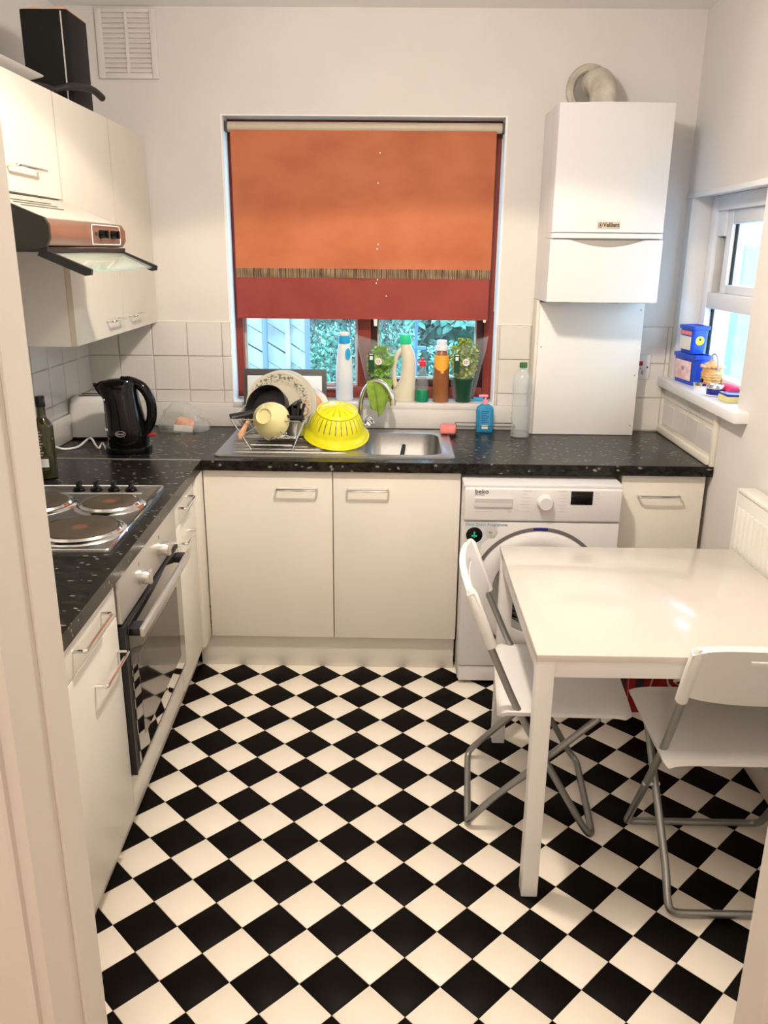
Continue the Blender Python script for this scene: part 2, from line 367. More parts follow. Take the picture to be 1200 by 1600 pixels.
# diamond floor tiles
D = .085; TX, TY = -.570, -.700; SIDE = D*math.sqrt(2)
def tile_mesh(mt, name):
    h = SIDE/2-.0006; b = B()
    b.loft([[(-h, -h, -.004), (h, -h, -.004), (h, h, -.004), (-h, h, -.004)], [(-h, -h, -.0006), (h, -h, -.0006), (h, h, -.0006), (-h, h, -.0006)],
            [(-h+.0008, -h+.0008, 0), (h-.0008, -h+.0008, 0), (h-.0008, h-.0008, 0), (-h+.0008, h-.0008, 0)]], cap0=False)
    bmesh.ops.rotate(b.bm, verts=b.bm.verts, cent=(0,0,0), matrix=Matrix.Rotation(PI/4, 3, 'Z'))
    return mesh_of(b, name, mt)
tb, tw = tile_mesh(M_floor_b, 'black_tile'), tile_mesh(M_floor_w, 'cream_tile')
cells = []
for j in range(-8, 30):
    for i in range(-10, 26):
        if (i+j) % 2 == 0: continue
        x, y = TX+i*D, TY-j*D
        if XL-.05 < x < XR+.06 and YF-.1 < y < .05: cells.append((x, y, j % 2 == 0))
near = [c for c in cells if -.73 < c[0] and -2.47 < c[1] < -.60]
near.sort(key=lambda c: c[1]); near = near[:300]; ns = set(near)
for x, y, blk in near:
    o = bpy.data.objects.new('tile', tb if blk else tw); COL.objects.link(o); o.location = (x, y, 0)
    o.parent = floor; o.matrix_parent_inverse = WM['floor'].inverted()
rest = B()
for x, y, blk in cells:
    if (x, y, blk) in ns: continue
    h = D-.0008; rest.loft([[(x-h, y, -.004), (x, y-h, -.004), (x+h, y, -.004), (x, y+h, -.004)], [(x-h, y, 0), (x, y-h, 0), (x+h, y, 0), (x, y+h, 0)]], mi=0 if blk else 1)
obj('tile_remainder', rest, [M_floor_b, M_floor_w], floor, kind='stuff')
obj('floor_hall', B().box(-.54, 1.0, -5.6, YF-.12, -.004, 0), M_wood, kind='structure')

# ceramic wall tiles (three rows above the upstand)
ROWS = [(1.021, 1.074), (1.078, 1.229), (1.233, 1.381)]
def tile_box(u0, u1, z0, z1, plane, ax):
    b = B(); e = .0015
    if ax == 'y': b.box(u0, u1, plane-.005, plane, z0, z1, e, 1)
    else: b.box(plane, plane+.005, u0, u1, z0, z1, e, 1)
    return b
obj('grout', B().box(XL, W1[0], -.003, 0, .91, 1.384).box(W1[1], XR, -.003, 0, .91, 1.384), M_grout, wall_back)
cols = [(XL, -1.112), (-1.108, -.957), (-.953, -.799), (-.795, -.641), (-.637, -.602), (.606, .612), (.616, .752), (1.222, 1.362), (1.366, 1.382)]
for u0, u1 in cols:
    for z0, z1 in (ROWS if u0 < 1.2 else [(.915, 1.063), (1.067, 1.218), (1.222, 1.381)]):
        o = obj('tile', tile_box(u0, u1, z0, z1, -.0025, 'y'), M_tile, wall_back)
obj('grout', B().box(XL, XL+.003, YF, 0, .91, 1.384), M_grout, wall_left)
y = -.008
while y > -2.7:
    for z0, z1 in ROWS: obj('tile', tile_box(y-.150, y, z0, z1, XL+.0025, 'x'), M_tile, wall_left)
    y -= .154
obj('trim_1', B().box(XL, .758, -.022, 0, .911, 1.021, .004), M_tile, kind='structure')
obj('trim_2', B().box(XL, XL+.022, YF, -.022, .911, 1.021, .004), M_tile, kind='structure')
obj('sealant_bead', B().cyl((XL, -.003, 1.384), (W1[0], -.003, 1.384), .005, n=8).cyl((W1[1], -.003, 1.384), (.755, -.003, 1.384), .005, n=8), M_caulk, wall_back)
# right wall tiled upstand below the side window
obj('grout', B().box(XR-.006, XR, -.66, 0, .91, 1.125), M_caulk, wall_right)
for k in range(4):
    y1 = -.02-k*.153; y0 = y1-.1515
    obj('tile', tile_box(y0, y1, .952, 1.048, XR-.011, 'x'), M_tile, wall_right)
    obj('tile', tile_box(y0, y1, 1.066, 1.122, XR-.011, 'x'), M_tile, wall_right)
obj('trim_3', B().box(XR-.030, XR-.006, -.655, -.006, .911, .943, .006), M_caulk, kind='structure')
obj('trim_4', B().box(XR-.018, XR, -.672, -.648, .90, 1.115, .004), M_caulk, kind='structure')

# door frame on both sides of the camera (left jamb, right jamb)
jl = B().prism([(-.30, YF), (-.285, YF), (-.285, YF-.068), (-.30, YF-.068)], 'z', 0, 2.07)
jl.prism([(-.30, YF-.068), (-.289, YF-.069), (-.2925, YF-.145), (-.32, YF-.145), (-.32, YF), (-.30, YF)], 'z', 0, 2.07)
obj('trim_5', jl, M_trim, kind='structure')
arch = lambda s, x: [(x, YF-.14), (x, YF-.156), (x-s*.004, YF-.160), (x-s*.066, YF-.160), (x-s*.07, YF-.156), (x-s*.07, YF-.14)]
obj('trim_6', B().prism(arch(1, -.308), 'z', 0, 2.12), M_trim, kind='structure')
jr = B().prism([(.715, YF), (.69, YF), (.69, YF-.068), (.703, YF-.068), (.703, YF-.145), (.715, YF-.145)], 'z', 0, 2.07)
obj('trim_7', jr, M_trim, kind='structure')
obj('trim_8', B().prism(arch(-1, .708), 'z', 0, 2.12), M_trim, kind='structure')
obj('baseboard_right', B().box(XR-.016, XR, YF, -.68, 0, .09, .003), M_trim, kind='structure')

# ---- window_1: brown timber frame behind the blind
win1 = thing('window_1', None, None, (0, .12, 1.03), kind='structure')
fr = B(); Y0, Y1 = .105, .17
for x0, x1, z0, z1 in ((-.60, -.560, 1.030, 2.235), (.555, .602, 1.030, 2.235), (-.56, .555, 1.030, 1.085), (-.56, .555, 2.17, 2.235), (-.03, .032, 1.085, 2.17)):
    fr.box(x0, x1, Y0, Y1, z0, z1, .003)
obj('frame', fr, M_frame, win1)
sh = B()
for x0, x1, z0, z1 in ((.032, .062, 1.085, 2.17), (.522, .555, 1.085, 2.17), (.062, .522, 1.085, 1.118), (.062, .522, 2.14, 2.17)):
    sh.box(x0, x1, Y0+.022, Y1-.005, z0, z1, .003)
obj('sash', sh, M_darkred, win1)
obj('pane', B().box(-.56, -.03, .140, .144, 1.085, 2.17), M_glass, win1)
obj('pane', B().box(.062, .522, .140, .144, 1.118, 2.14), M_glass, win1)
gb = B()
for x0, x1, z0, z1 in ((-.56, -.548, 1.085, 2.17), (-.042, -.03, 1.085, 2.17), (-.548, -.042, 1.085, 1.098), (.062, .07, 1.118, 2.14), (.514, .522, 1.118, 2.14), (.07, .514, 1.118, 1.128)):
    gb.box(x0, x1, .134, .150, z0, z1)
obj('glazing_bead', gb, M_lightgrey, win1)
obj('handle', B().tube([(-.20, .10, 1.075), (-.20, .088, 1.078), (-.10, .086, 1.078)], .006), M_satin, win1)
sill1 = B().box(W1[0], W1[1], -.024, .105, 1.0, 1.03, .005)
obj('window_sill', sill1, M_tile, win1)
obj('reveal', B().box(W1[0]-.002, W1[0]+.006, -.001, .105, 1.03, W1[3]-.004).box(W1[1]-.006, W1[1]+.002, -.001, .105, 1.03, W1[3]-.004).box(W1[0]-.002, W1[1]+.002, -.001, .105, W1[3]-.004, W1[3]+.001), mat('reveal_white', (.88, .87, .88), .6), win1)

# ---- window_2: white uPVC in the right wall
win2 = thing('window_2', None, None, (XR+.1, -.43, 1.165), kind='structure')
X0, X1 = XR+.085, XR+.145
f2 = B()
for y0, y1, z0, z1 in ((-.81, -.745, 1.165, 1.925), (-.13, -.065, 1.165, 1.925), (-.745, -.13, 1.165, 1.215), (-.745, -.13, 1.865, 1.925), (-.745, -.13, 1.475, 1.54)):
    f2.box(X0, X1, y0, y1, z0, z1, .004)
obj('frame', f2, M_upvc, win2)
f3 = B()
for y0, y1, z0, z1 in ((-.745, -.70, 1.54, 1.865), (-.26, -.20, 1.54, 1.865), (-.70, -.26, 1.54, 1.575), (-.70, -.26, 1.81, 1.865)):
    f3.box(X0+.022, X1+.02, y0, y1, z0, z1, .004)
obj('vent_sash', f3, M_upvc, win2)
obj('runner', B().box(X0+.014, X0+.05, -.155, -.135, 1.54, 1.76, .003), M_lightgrey, win2)
obj('filler_block', B().box(X0+.012, X1-.004, -.205, -.128, 1.765, 1.868, .003).box(X0+.045, X1-.004, -.205, -.128, 1.538, 1.766), M_upvc, win2)
obj('runner_gap', B().box(X0+.03, X0+.05, -.20, -.18, 1.545, 1.78), M_dark, win2)
obj('pane', B().box(X0+.04, X0+.044, -.70, -.26, 1.575, 1.81), M_glass, win2)
obj('pane', B().box(X0+.03, X0+.034, -.745, -.13, 1.215, 1.475), M_glass, win2)
gk = B()
for y0, y1, z0, z1, x in ((-.268, -.26, 1.575, 1.81, X0+.036), (-.138, -.13, 1.215, 1.475, X0+.026)):
    gk.box(x, x+.012, y0, y1, z0, z1)
obj('gasket', gk, M_dark, win2)
obj('window_sill', B().box(XR-.052, X0+.01, -.915, -.02, 1.125, 1.165, .005), M_upvc, win2)
obj('lintel_bead', B().box(XR-.006, XR+.006, -.83, -.0, 1.918, 1.938, .003), M_upvc, win2)

# ================================================================== OUTSIDE
def leaves(n, box, size, seed, aspect=.45, droop=.3):
    r = random.Random(seed); b = B()
    for _ in range(n):
        c = Vector([r.uniform(a, d) for a, d in box]); s = size*r.uniform(.6, 1.3)
        R = Euler((r.uniform(-1, 1), r.uniform(-1, 1), r.uniform(0, 6.28))).to_matrix()
        q = [R @ Vector(p)*s+c for p in ((-1, 0, 0), (-.4, -aspect, .08), (.5, -aspect*.8, .05), (1, 0, -droop*.4), (.5, aspect*.8, .05), (-.4, aspect, .08))]
        ce = b.bm.verts.new(c-Vector((0, 0, .0))); vv = [b.bm.verts.new(p) for p in q]
        for k in range(6): b._f((ce, vv[k], vv[(k+1) % 6]))
    return b
def twigs(n, box, ln, seed, rr=.006):
    r = random.Random(seed); b = B()
    for _ in range(n):
        c = Vector([r.uniform(a, d) for a, d in box]); p = [c]; d = Vector((r.uniform(-1, 1), r.uniform(-.4, .4), r.uniform(.2, 1))).normalized()
        for k in range(4): d = (d+Vector((r.uniform(-.5, .5), r.uniform(-.3, .3), r.uniform(-.3, .4)))).normalized(); p.append(p[-1]+d*ln/4)
        b.tube(p, [rr, rr*.8, rr*.6, rr*.5, rr*.3], 4)
    return b
obj('ground_outside', B().box(-7, 8, .28, 11, -.3, -.05), M_grass, kind='structure')
t = thing('garden_fence', 'pale weathered fence of slanted boards between posts on the left of the garden', 'fence', (-.95, 1.95, -.05))
FP = [-1.45, -1.27, -1.09, -.91, -.75, -.60, -.46]
for k, x in enumerate(FP): obj('post', B().box(x-.016, x+.016, 1.90+.06*(k % 2), 1.96+.06*(k % 2), -.05, 2.25, .004), M_fence if k % 2 else M_bluep2, t)
for x0, x1 in zip(FP, FP[1:]):
    for k in range(16):
        z0 = .10+k*.13
        q4 = [(x0, z0+.09), (x1, z0), (x1, z0+.118), (x0, z0+.208)]
        obj('board', B().loft([[(p[0], 1.985+.012*(k % 2), p[1]) for p in q4], [(p[0], 2.005+.012*(k % 2), p[1]) for p in q4]]), M_fence, t)
t = thing('garden_shrub', 'dense teal-leaved shrub with bare twigs beyond the left window pane', 'shrub', (-.1, 3.9, -.05))
obj('foliage', leaves(5200, ((-.75, .35), (3.5, 4.3), (-.05, 1.05)), .030, 3), M_leaf3, t)
obj('stem', twigs(260, ((-.9, .4), (3.3, 4.4), (.55, 1.35)), .55, 5, .006), M_twig, t)
t = thing('garden_tree', 'overhanging tree with large pale oval leaves beyond the right window pane', 'tree', (1.0, 3.2, -.05))
obj('foliage', leaves(620, ((.12, 1.6), (2.3, 2.8), (1.17, 1.75)), .058, 8, .5), M_leaf3, t)
obj('branch', twigs(40, ((.1, 1.6), (2.3, 2.8), (1.1, 1.6)), .6, 9, .008), M_twig, t)
obj('trunk', B().tube([(1.75, 3.3, -.05), (1.7, 3.2, .7), (1.5, 3.0, 1.4), (1.2, 3.0, 2.0)], [.06, .05, .04, .02], 8), M_twig, t)
t = thing('garden_hedge', 'clipped dark green hedge closing the back of the garden', 'hedge', (0, 7, -.05))
obj('foliage', leaves(5200, ((-4.5, 3.2), (6.2, 6.8), (-.05, 2.6)), .09, 12), M_leaf2, t)
obj('core', B().box(-4.5, 3.2, 6.7, 7.2, -.05, 2.4, .1), M_leaf2, t)
t = thing('low_bush', 'low mint-green bush in front of the hedge on the right', 'bush', (1.0, 3.2, -.05))
obj('foliage', leaves(3600, ((.42, 1.7), (3.0, 3.5), (-.05, .96)), .026, 14), M_leaf3, t)
t = thing('garden_post', 'blue painted garden post with a short crossbar behind the right pane', 'post', (.27, 1.5, -.05))
obj('upright', B().box(.262, .282, 1.5, 1.52, -.05, 2.1, .003), M_bluep, t)
obj('crossbar', B().box(.255, .335, 1.48, 1.53, 1.105, 1.125, .003), M_bluep, t)
t = thing('neighbouring_wall', 'white rendered wall with a tall recessed frame outside the side window', 'wall', (3.2, 1.5, -.05))
obj('render_wall', B().box(2.3, 4.3, 1.6, 1.8, -.05, 1.75), mat('render_blue_white', (.45, .50, .55), .8), t)
obj('pipe', B().cyl((2.55, 1.55, -.05), (2.55, 1.55, 1.75), .05), M_upvc, t)
obj('frame', B().box(2.75, 2.85, 1.55, 1.62, .4, 1.5).box(3.3, 3.4, 1.55, 1.62, .4, 1.5).box(2.75, 3.4, 1.55, 1.62, 1.4, 1.5), M_upvc, t)

# ================================================================== CABINETS
def bar_handle(p0, p1, out, r=.0045):
    """bow handle: two legs and a bar; out = outward vector"""
    p0, p1, o = Vector(p0), Vector(p1), Vector(out)
    return B().tube(fillet([p0, p0+o, p1+o, p1], .008, 4), r, 8)
def door_panel(parent, name, x0, x1, y0, y1, z0, z1, m=M_cream, bev=.0015):
    return obj(name, B().box(x0, x1, y0, y1, z0, z1, bev), m, parent)

# back run, under the sink
t = thing('sink_cabinet', 'cream two-door base cabinet under the sink', 'cabinet', (-.09, -.33, 0))
obj('carcass', B().box(-.60, .412, -.632, -.06, .15, .74).box(-.60, -.58, -.632, -.06, .74, .868).box(.395, .412, -.632, -.06, .74, .868).box(-.60, .412, -.632, -.622, .74, .868), M_edge, t)
for x0, x1, hx in ((-.604, -.0945, (-.313, -.153)), (-.0905, .412, (-.034, .128))):
    d = door_panel(t, 'door', x0, x1, -.652, -.634, .150, .868)
    obj('handle', bar_handle((hx[0], -.652, .797), (hx[1], -.652, .797), (0, -.03, 0)), M_chrome, d)
obj('plinth_board', B().box(-.66, .41, -.622, -.604, 0, .148, .001), M_cream, label='cream plinth board under the sink cabinet', cat='plinth')

# right of the washing machine
t = thing('slim_cabinet', 'cream single-door base cabinet between the washing machine and the right wall', 'cabinet', (1.2, -.33, 0))
obj('carcass', B().box(1.042, 1.368, -.632, -.06, .15, .868), M_edge, t)
d = door_panel(t, 'door', 1.042, 1.366, -.652, -.634, .150, .866)
obj('handle', bar_handle((1.106, -.652, .788), (1.268, -.652, .788), (0, -.03, 0)), M_chrome, d)
obj('plinth', B().box(1.042, 1.37, -.60, -.585, 0, .148), M_cream, t)

# left run, turned by TH about the inner corner
TH = .038; LO = Vector((-.605, -.65, 0))
def run_thing(name, label, cat, v, z=0):
    p = LO+Matrix.Rotation(TH, 3, 'Z') @ Vector((0, v, 0)); return thing(name, label, cat, (p.x, p.y, z), TH)
def lbox(*a, **k): return B().box(*a, **k)
def lpart(name, b, m, p, v, z=0):    # local: x from the worktop edge line, y from v, then shifted
    bmesh.ops.translate(b.bm, verts=b.bm.verts, vec=(0, -v, -z)); return obj(name, b, m, p, local=True)
FX = -.016
def base_unit(label, y0, y1, hd):
    c = (y0+y1)/2; t = run_thing('base_cabinet', label, 'cabinet', c)
    lpart('carcass', lbox(-.56, FX-.02, y0, y1, .15, .868), M_edge, t, c)
    d = lpart('drawer_front', lbox(FX-.018, FX, y0+.002, y1-.002, .768, .868, bev=.0015), M_cream, t, c)
    lpart('handle', bar_handle((FX, hd[0], .826), (FX, hd[1], .826), (.03, 0, 0)), M_chrome, d, c)
    d = lpart('door', lbox(FX-.018, FX, y0+.002, y1-.002, .150, .764, bev=.0015), M_cream, t, c)
    lpart('handle', bar_handle((FX, hd[2], hd[4]), (FX, hd[3], hd[4]), (.03, 0, 0)), M_chrome, d, c)
    return t
base_unit('slim cream drawer and door cabinet between the oven and the inner corner', -.468, -.125, (-.385, -.235, -.40, -.25, .70))
base_unit('cream drawer and door cabinet on the near side of the oven', -1.63, -1.150, (-1.475, -1.270, -1.36, -1.15-.02, .672))
base_unit('cream base cabinet nearest the doorway, behind the door frame', -2.08, -1.634, (-1.95, -1.75, -1.95, -1.75, .70))
obj('corner_post', B().box(-.655, -.606, -.765, -.654, .150, .868, .001), M_cream, label='cream corner filler post where the two cabinet runs meet', cat='post')
p = run_thing('plinth_board', 'long cream plinth board along the left cabinets and oven', 'plinth', -1.04)
lpart('board', lbox(-.092, -.075, -2.08, .03, 0, .150), M_cream, p, -1.04)
obj('board_joint', B().box(-.090, -.0745, -.02, -.018, .0, .15), M_edge, p, local=True)

# worktops
wt = slab_holes(B(), 'z', .870, .910, [XL+.001, .010, .352, XR-.003], [-.672, -.56, -.115, -.001], hole1)
obj('worktop', wt, M_top, label='black speckled worktop along the back wall with the sink set in', cat='worktop')
q = lambda x, y: (LO+Matrix.Rotation(TH, 3, 'Z') @ Vector((x, y, 0))).to_2d()[:]
pl = [(XL+.001, -.674), (-.607, -.674), q(0, -.03), q(0, -2.10), (XL+.001, LO.y-2.12)]
b = B().prism(pl, 'z', .870, .9105)
t = thing('worktop', 'black speckled worktop along the left wall carrying the hob', 'worktop', (-.9, -1.7, .87))
obj('slab', b, M_top, t)
b = B().prism([(XL+.024, -.676), (-.606, -.676), (-.606, -.669), (XL+.024, -.669)], 'z', .905, .9125)
obj('joint_strip', b, M_satin, t)

# ---- oven
OY0, OY1 = -1.145, -.473; c = (OY0+OY1)/2
t = run_thing('built_in_oven', 'built-in electric oven with steel control panel and black glass door', 'oven', c, .15)
def ov(name, b, m, p=None): return lpart(name, b, m, p or t, c, .15)
ov('body', lbox(-.55, FX-.006, OY0+.003, OY1-.003, .27, .866), M_dark)
ov('filler_panel', lbox(FX-.018, FX-.002, OY0+.002, OY1-.002, .152, .262, bev=.001), M_cream)
cp = ov('control_panel', lbox(FX-.006, FX+.010, OY0+.004, OY1-.004, .735, .866, bev=.002), M_satin)
for yk in (OY0+.20, OY0+.435):
    k = B().cyl((FX+.010, yk, .795), (FX+.018, yk, .795), .024).box(FX+.018, FX+.046, yk-.009, yk+.009, .773, .817, .004)
    k.lathe([(.021, 0), (.020, .014), (.016, .022)], (FX+.018, yk, .795), 24, Matrix.Rotation(PI/2, 3, 'Y'))
    kn = ov('knob', k, M_satin); ov('marker', lbox(FX+.0095, FX+.0106, yk-.0015, yk+.0015, .826, .838), M_ink, kn)
dr = ov('door', lbox(FX-.004, FX+.014, OY0+.006, OY1-.006, .272, .728, bev=.002), M_blackm)
ov('door_glass', lbox(FX+.014, FX+.0165, OY0+.030, OY1-.008, .285, .722, bev=.001), M_glassdark, dr)
ov('inner_window', lbox(FX+.0166, FX+.0170, OY0+.10, OY1-.08, .34, .60), mat('oven_inner_glass', (.018, .014, .010), .05, spec=.9), dr)
hz = .700
ov('handle', lbox(FX+.044, FX+.060, OY0+.030, OY1-.035, hz-.016, hz+.012, bev=.006), M_satin, dr)
ov('bracket', lbox(FX+.0166, FX+.045, OY0+.032, OY0+.085, hz-.012, hz+.010, bev=.002), M_blackm, dr)
ov('bracket', lbox(FX+.0166, FX+.045, OY1-.085, OY1-.037, hz-.012, hz+.010, bev=.002), M_blackm, dr)
ov('side_strip', lbox(FX-.004, FX+.0155, OY0-.002, OY0+.0055, .272, .728), M_blackm, dr)

# ---- hob
c = -.735
t = run_thing('electric_hob', 'stainless steel hob with four solid hot plates and black control knobs', 'hob', c, .911)
def hb_(name, b, m, p=None): return lpart(name, b, m, p or t, 0, 0)
hx0, hx1, hy0, hy1 = -.565, -.045, -.335, .31
ring0 = lambda d, z, r: rrect(hx0+d, hx1-d, hy0+d, hy1-d, r, z, 3)
obj('tray', B().loft([ring0(0, 0, .012), ring0(0, .006, .012), ring0(.008, .009, .010), ring0(.016, .006, .010)]), M_steel, t, local=True)
obj('rim', B().tube(ring0(.004, .008, .010), .004, 6, True), M_chrome, t, local=True)
M_rg = m_ring()
plates = [(-.165, .085, .082), (-.400, .085, .10), (-.175, -.170, .104), (-.405, -.165, .082)]
for px, py, r in plates:
    rr = obj('drip_ring', B().lathe([(r+.028, .006), (r+.022, .012), (r+.012, .014), (r+.007, .020), (r+.001, .020)], (px, py, 0), 40, cap0=False, cap1=False), M_chrome, t, local=True)
    b = B().lathe([(r, 0), (r, .008), (r-.006, .011), (.030, .0105), (.026, .009), (.001, .009)], (0, 0, 0), 40)
    hp = obj('hot_plate', b, M_rg, t, local=True); hp.location = (px, py, .012)
for k in range(4):
    x = -.145-k*.058
    b = B().lathe([(.021, 0), (.021, .006), (.016, .012), (.012, .014)], (x, .258, .006), 20).box(x-.005, x+.005, .240, .276, .012, .040, .003)
    obj('knob', b, M_black, t, local=True)
obj('vent_ridge', B().box(-.50, -.10, .214, .224, .006, .010, .002), M_satin, t, local=True)

# ---- wall cabinets on the left wall (front plane turns slightly away from the wall)
TU = .021
def fx(y): return -.926+TU*(-y)
def wall_unit(label, y0, y1, z0, z1, hy, hz):
    t = thing('wall_cabinet', label, 'cabinet', (-1.09, (y0+y1)/2, z0))
    a, b_ = fx(y0), fx(y1)
    obj('carcass', B().prism([(XL+.001, y0+.001), (a-.019, y0+.001), (b_-.019, y1-.001), (XL+.001, y1-.001)], 'z', z0, z1), M_white, t)
    d = obj('door', B().prism([(a-.0175, y0+.002), (a, y0+.002), (b_, y1-.002), (b_-.0175, y1-.002)], 'z', z0+.001, z1-.001), M_cream_dim, t)
    if hy: obj('handle', bar_handle((fx(hy[0]), hy[0], hz), (fx(hy[1]), hy[1], hz), (.032, 0, 0)), M_chrome, d)
    obj('edge_strip', B().box(a-.0195, a-.0176, y0+.0005, y0+.003, z0+.001, z1-.001), M_edge, t)
    return t
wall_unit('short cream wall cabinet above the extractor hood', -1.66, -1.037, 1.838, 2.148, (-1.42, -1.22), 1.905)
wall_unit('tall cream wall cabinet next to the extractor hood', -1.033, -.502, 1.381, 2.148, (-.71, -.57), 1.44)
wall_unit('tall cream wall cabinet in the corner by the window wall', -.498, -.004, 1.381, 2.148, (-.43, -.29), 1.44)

# ---- extractor hood
t = thing('extractor_hood', 'slim extractor hood with steel fascia and pull-out glass visor over the hob', 'extractor hood', (-1.0, -1.345, 1.66))
HY0, HY1 = -1.655, -1.042
obj('canopy', B().prism([(XL+.002, 1.695), (-.735, 1.697), (-.735, 1.764), (-.895, 1.832), (XL+.002, 1.832)], 'y', HY0+.01, HY1), mat('hood_canopy_cream', (.50, .47, .41), .45), t)
slots = B()
for k in range(3):
    xx = -.815-.018*k; zz = 1.764+(-.735-xx)*.068/.16
    slots.box(xx-.003, xx+.003, -1.55, -1.27, zz-.001, zz+.0012)
obj('vent_slots', slots, M_char, t)
prof = [(-.738, 1.695), (-.722, 1.698), (-.712, 1.715), (-.712, 1.745), (-.722, 1.762), (-.738, 1.766)]
obj('fascia', B().prism(prof, 'y', HY0+.008, HY1), M_hoodbrown, t)
obj('end_cap', B().prism([(XL+.002, 1.69), (-.735, 1.69), (-.716, 1.695), (-.706, 1.715), (-.706, 1.747), (-.716, 1.765), (-.733, 1.771), (-.895, 1.838), (-1.2, 1.838)], 'y', HY0-.004, HY0+.009), M_hoodend, t)
pnl = obj('switch_panel', B().tube(fillet([(-.7105, -1.345, 1.704), (-.7105, -1.10, 1.704), (-.7105, -1.10, 1.757), (-.7105, -1.345, 1.757), (-.7105, -1.345, 1.704)], .012), .0014, 6), M_paper, t)
for yy in (-1.275, -1.175):
    obj('knob', B().cyl((-.712, yy, 1.732), (-.694, yy, 1.732), .0125, .011).box(-.694, -.686, yy-.003, yy+.003, 1.721, 1.743, .001), M_black, t)
obj('print', B().box(-.7115, -.711, -1.315, -1.300, 1.728, 1.737).box(-.7115, -.711, -1.226, -1.214, 1.724, 1.732), M_ink, t)
obj('base', B().box(-1.25, -.716, HY0, HY1, 1.682, 1.694), M_blackm, t)
gl = obj('visor_glass', B().prism([(-.735, 1.680), (-.630, 1.634), (-.628, 1.639), (-.733, 1.686)], 'y', HY0+.02, HY1-.02), M_visor, t)
for y0 in (HY0+.006, HY1-.022):
    obj('visor_arm', B().prism([(-.745, 1.674), (-.630, 1.626), (-.616, 1.628), (-.614, 1.642), (-.735, 1.692)], 'y', y0, y0+.016), M_blackm, t)

# ================================================================== WASHING MACHINE
t = thing('washing_machine', 'white front-loading washing machine under the worktop', 'washing machine', (.718, -.47, 0))
WY = -.757
body = B().box(.418, 1.020, -.745, -.17, .012, .842, .012, 3)
obj('body', body, M_gloss, t)
obj('lid', B().box(.416, 1.022, -.752, -.165, .836, .852, .005), M_gloss, t)
pan = obj('control_panel', B().box(.419, 1.020, WY-.004, -.744, .706, .838, .007, 3), M_gloss, t)
obj('front_panel', B().box(.420, 1.019, WY, -.744, .085, .702, .006, 2), M_gloss, t)
obj('kick_panel', B().box(.423, 1.016, WY+.006, -.744, .014, .081, .003), M_gloss, t)
obj('foot', B().cyl((.46, -.70, 0), (.46, -.70, .014), .018).cyl((.98, -.70, 0), (.98, -.70, .014), .018).cyl((.46, -.22, 0), (.46, -.22, .014), .018).cyl((.98, -.22, 0), (.98, -.22, .014), .018), M_blackm, t)
obj('detergent_drawer', B().box(.457, .603, WY-.010, WY-.003, .762, .800, .003), M_gloss, t)
obj('drawer_grip', B().box(.459, .601, WY-.0108, WY-.0098, .783, .799), M_lightgrey, t)
kb = B().lathe([(.031, 0), (.031, .006), (.028, .010), (.027, .026), (.024, .030)], (.726, WY-.004, .785), 32, Matrix.Rotation(PI/2, 3, 'X'))
obj('dial', kb, M_gloss, t)
obj('display', B().box(.824, .907, WY-.0062, WY-.003, .777, .830, .001), M_black, t)
pr = B(); rr = random.Random(2)
for k in range(7):
    z = .828-k*.0135
    for x0, x1 in ((.640, .640+rr.uniform(.02, .035)), (.806-rr.uniform(.02, .035), .806)):
        pr.box(x0, x1, WY-.0046, WY-.0038, z, z+.0025)
for k in range(5): pr.box(.914, .914+rr.uniform(.008, .018), WY-.0046, WY-.0038, .822-k*.0105, .8245-k*.0105)
for k in range(3): pr.box(.838+k*.024, .850+k*.024, WY-.0046, WY-.0038, .766, .769)
pr.box(.462, .53, WY-.0046, WY-.0038, .744, .747); pr.box(.585, .600, WY-.0046, WY-.0038, .742, .754)
obj('printed_legend', pr, M_lightgrey, t)
text('maker_name', 'beko', .026, (.459, WY-.0042, .816), (PI/2, 0, 0), M_ink, t, bold=.0003)
obj('underline', B().box(.457, .494, WY-.0046, WY-.0038, .8105, .812), M_ink, t)
C = Vector((.718, WY, .42))
RX = Matrix.Rotation(PI/2, 3, 'X')
obj('door_groove', B().lathe([(.262, -.001), (.262, .003), (.250, .005), (.250, -.001)], C, 64, RX), mat('door_groove_grey', (.12, .11, .11), .4), t)
obj('door_ring', B().lathe([(.248, 0), (.246, .014), (.232, .024), (.205, .028), (.180, .022), (.178, .016)], C, 64, RX, cap0=False, cap1=False), M_gloss, t)
obj('door_trim', B().lathe([(.180, .016), (.176, .018), (.155, .010), (.150, .006)], C, 64, RX, cap0=False, cap1=False), M_grey, t)
obj('door_glass', B().lathe([(.152, .006), (.140, .012), (.10, .016), (.001, .017)], C, 48, RX, cap0=False), M_glassdark, t)
obj('door_catch', B().box(.69, .745, WY-.008, WY-.001, .672, .681, .001), M_navy, t)
obj('filter_hatch', B().box(.600, .700, WY-.002, WY+.002, .18, .225, .002), M_lightgrey, t)
stk = obj('energy_sticker', B().prism([(.424, .700), (.560, .703), (.545, .655), (.492, .615), (.480, .545), (.424, .545)], 'y', WY-.0012, WY-.0002), M_stick, t)
text('sticker_text', 'Daily Quick Programme', .0165, (.428, WY-.0014, .686), (PI/2, 0, 0), M_inkb, stk, ext=.0002)
obj('sticker_badge', B().lathe([(.032, 0), (.030, .001)], (.463, WY-.0012, .648), 28, RX), M_black, stk)
obj('sticker_sprout', B().box(.460, .466, WY-.0032, WY-.002, .638, .662).box(.452, .474, WY-.0032, WY-.002, .642, .648), M_green, stk)
obj('sticker_badge', B().lathe([(.027, 0), (.022, .0008)], (.527, WY-.0012, .660), 6, RX), M_lightgrey, stk)
text('sticker_text', '8x', .015, (.518, WY-.0024, .655), (PI/2, 0, 0), M_inkb, stk, ext=.0002)
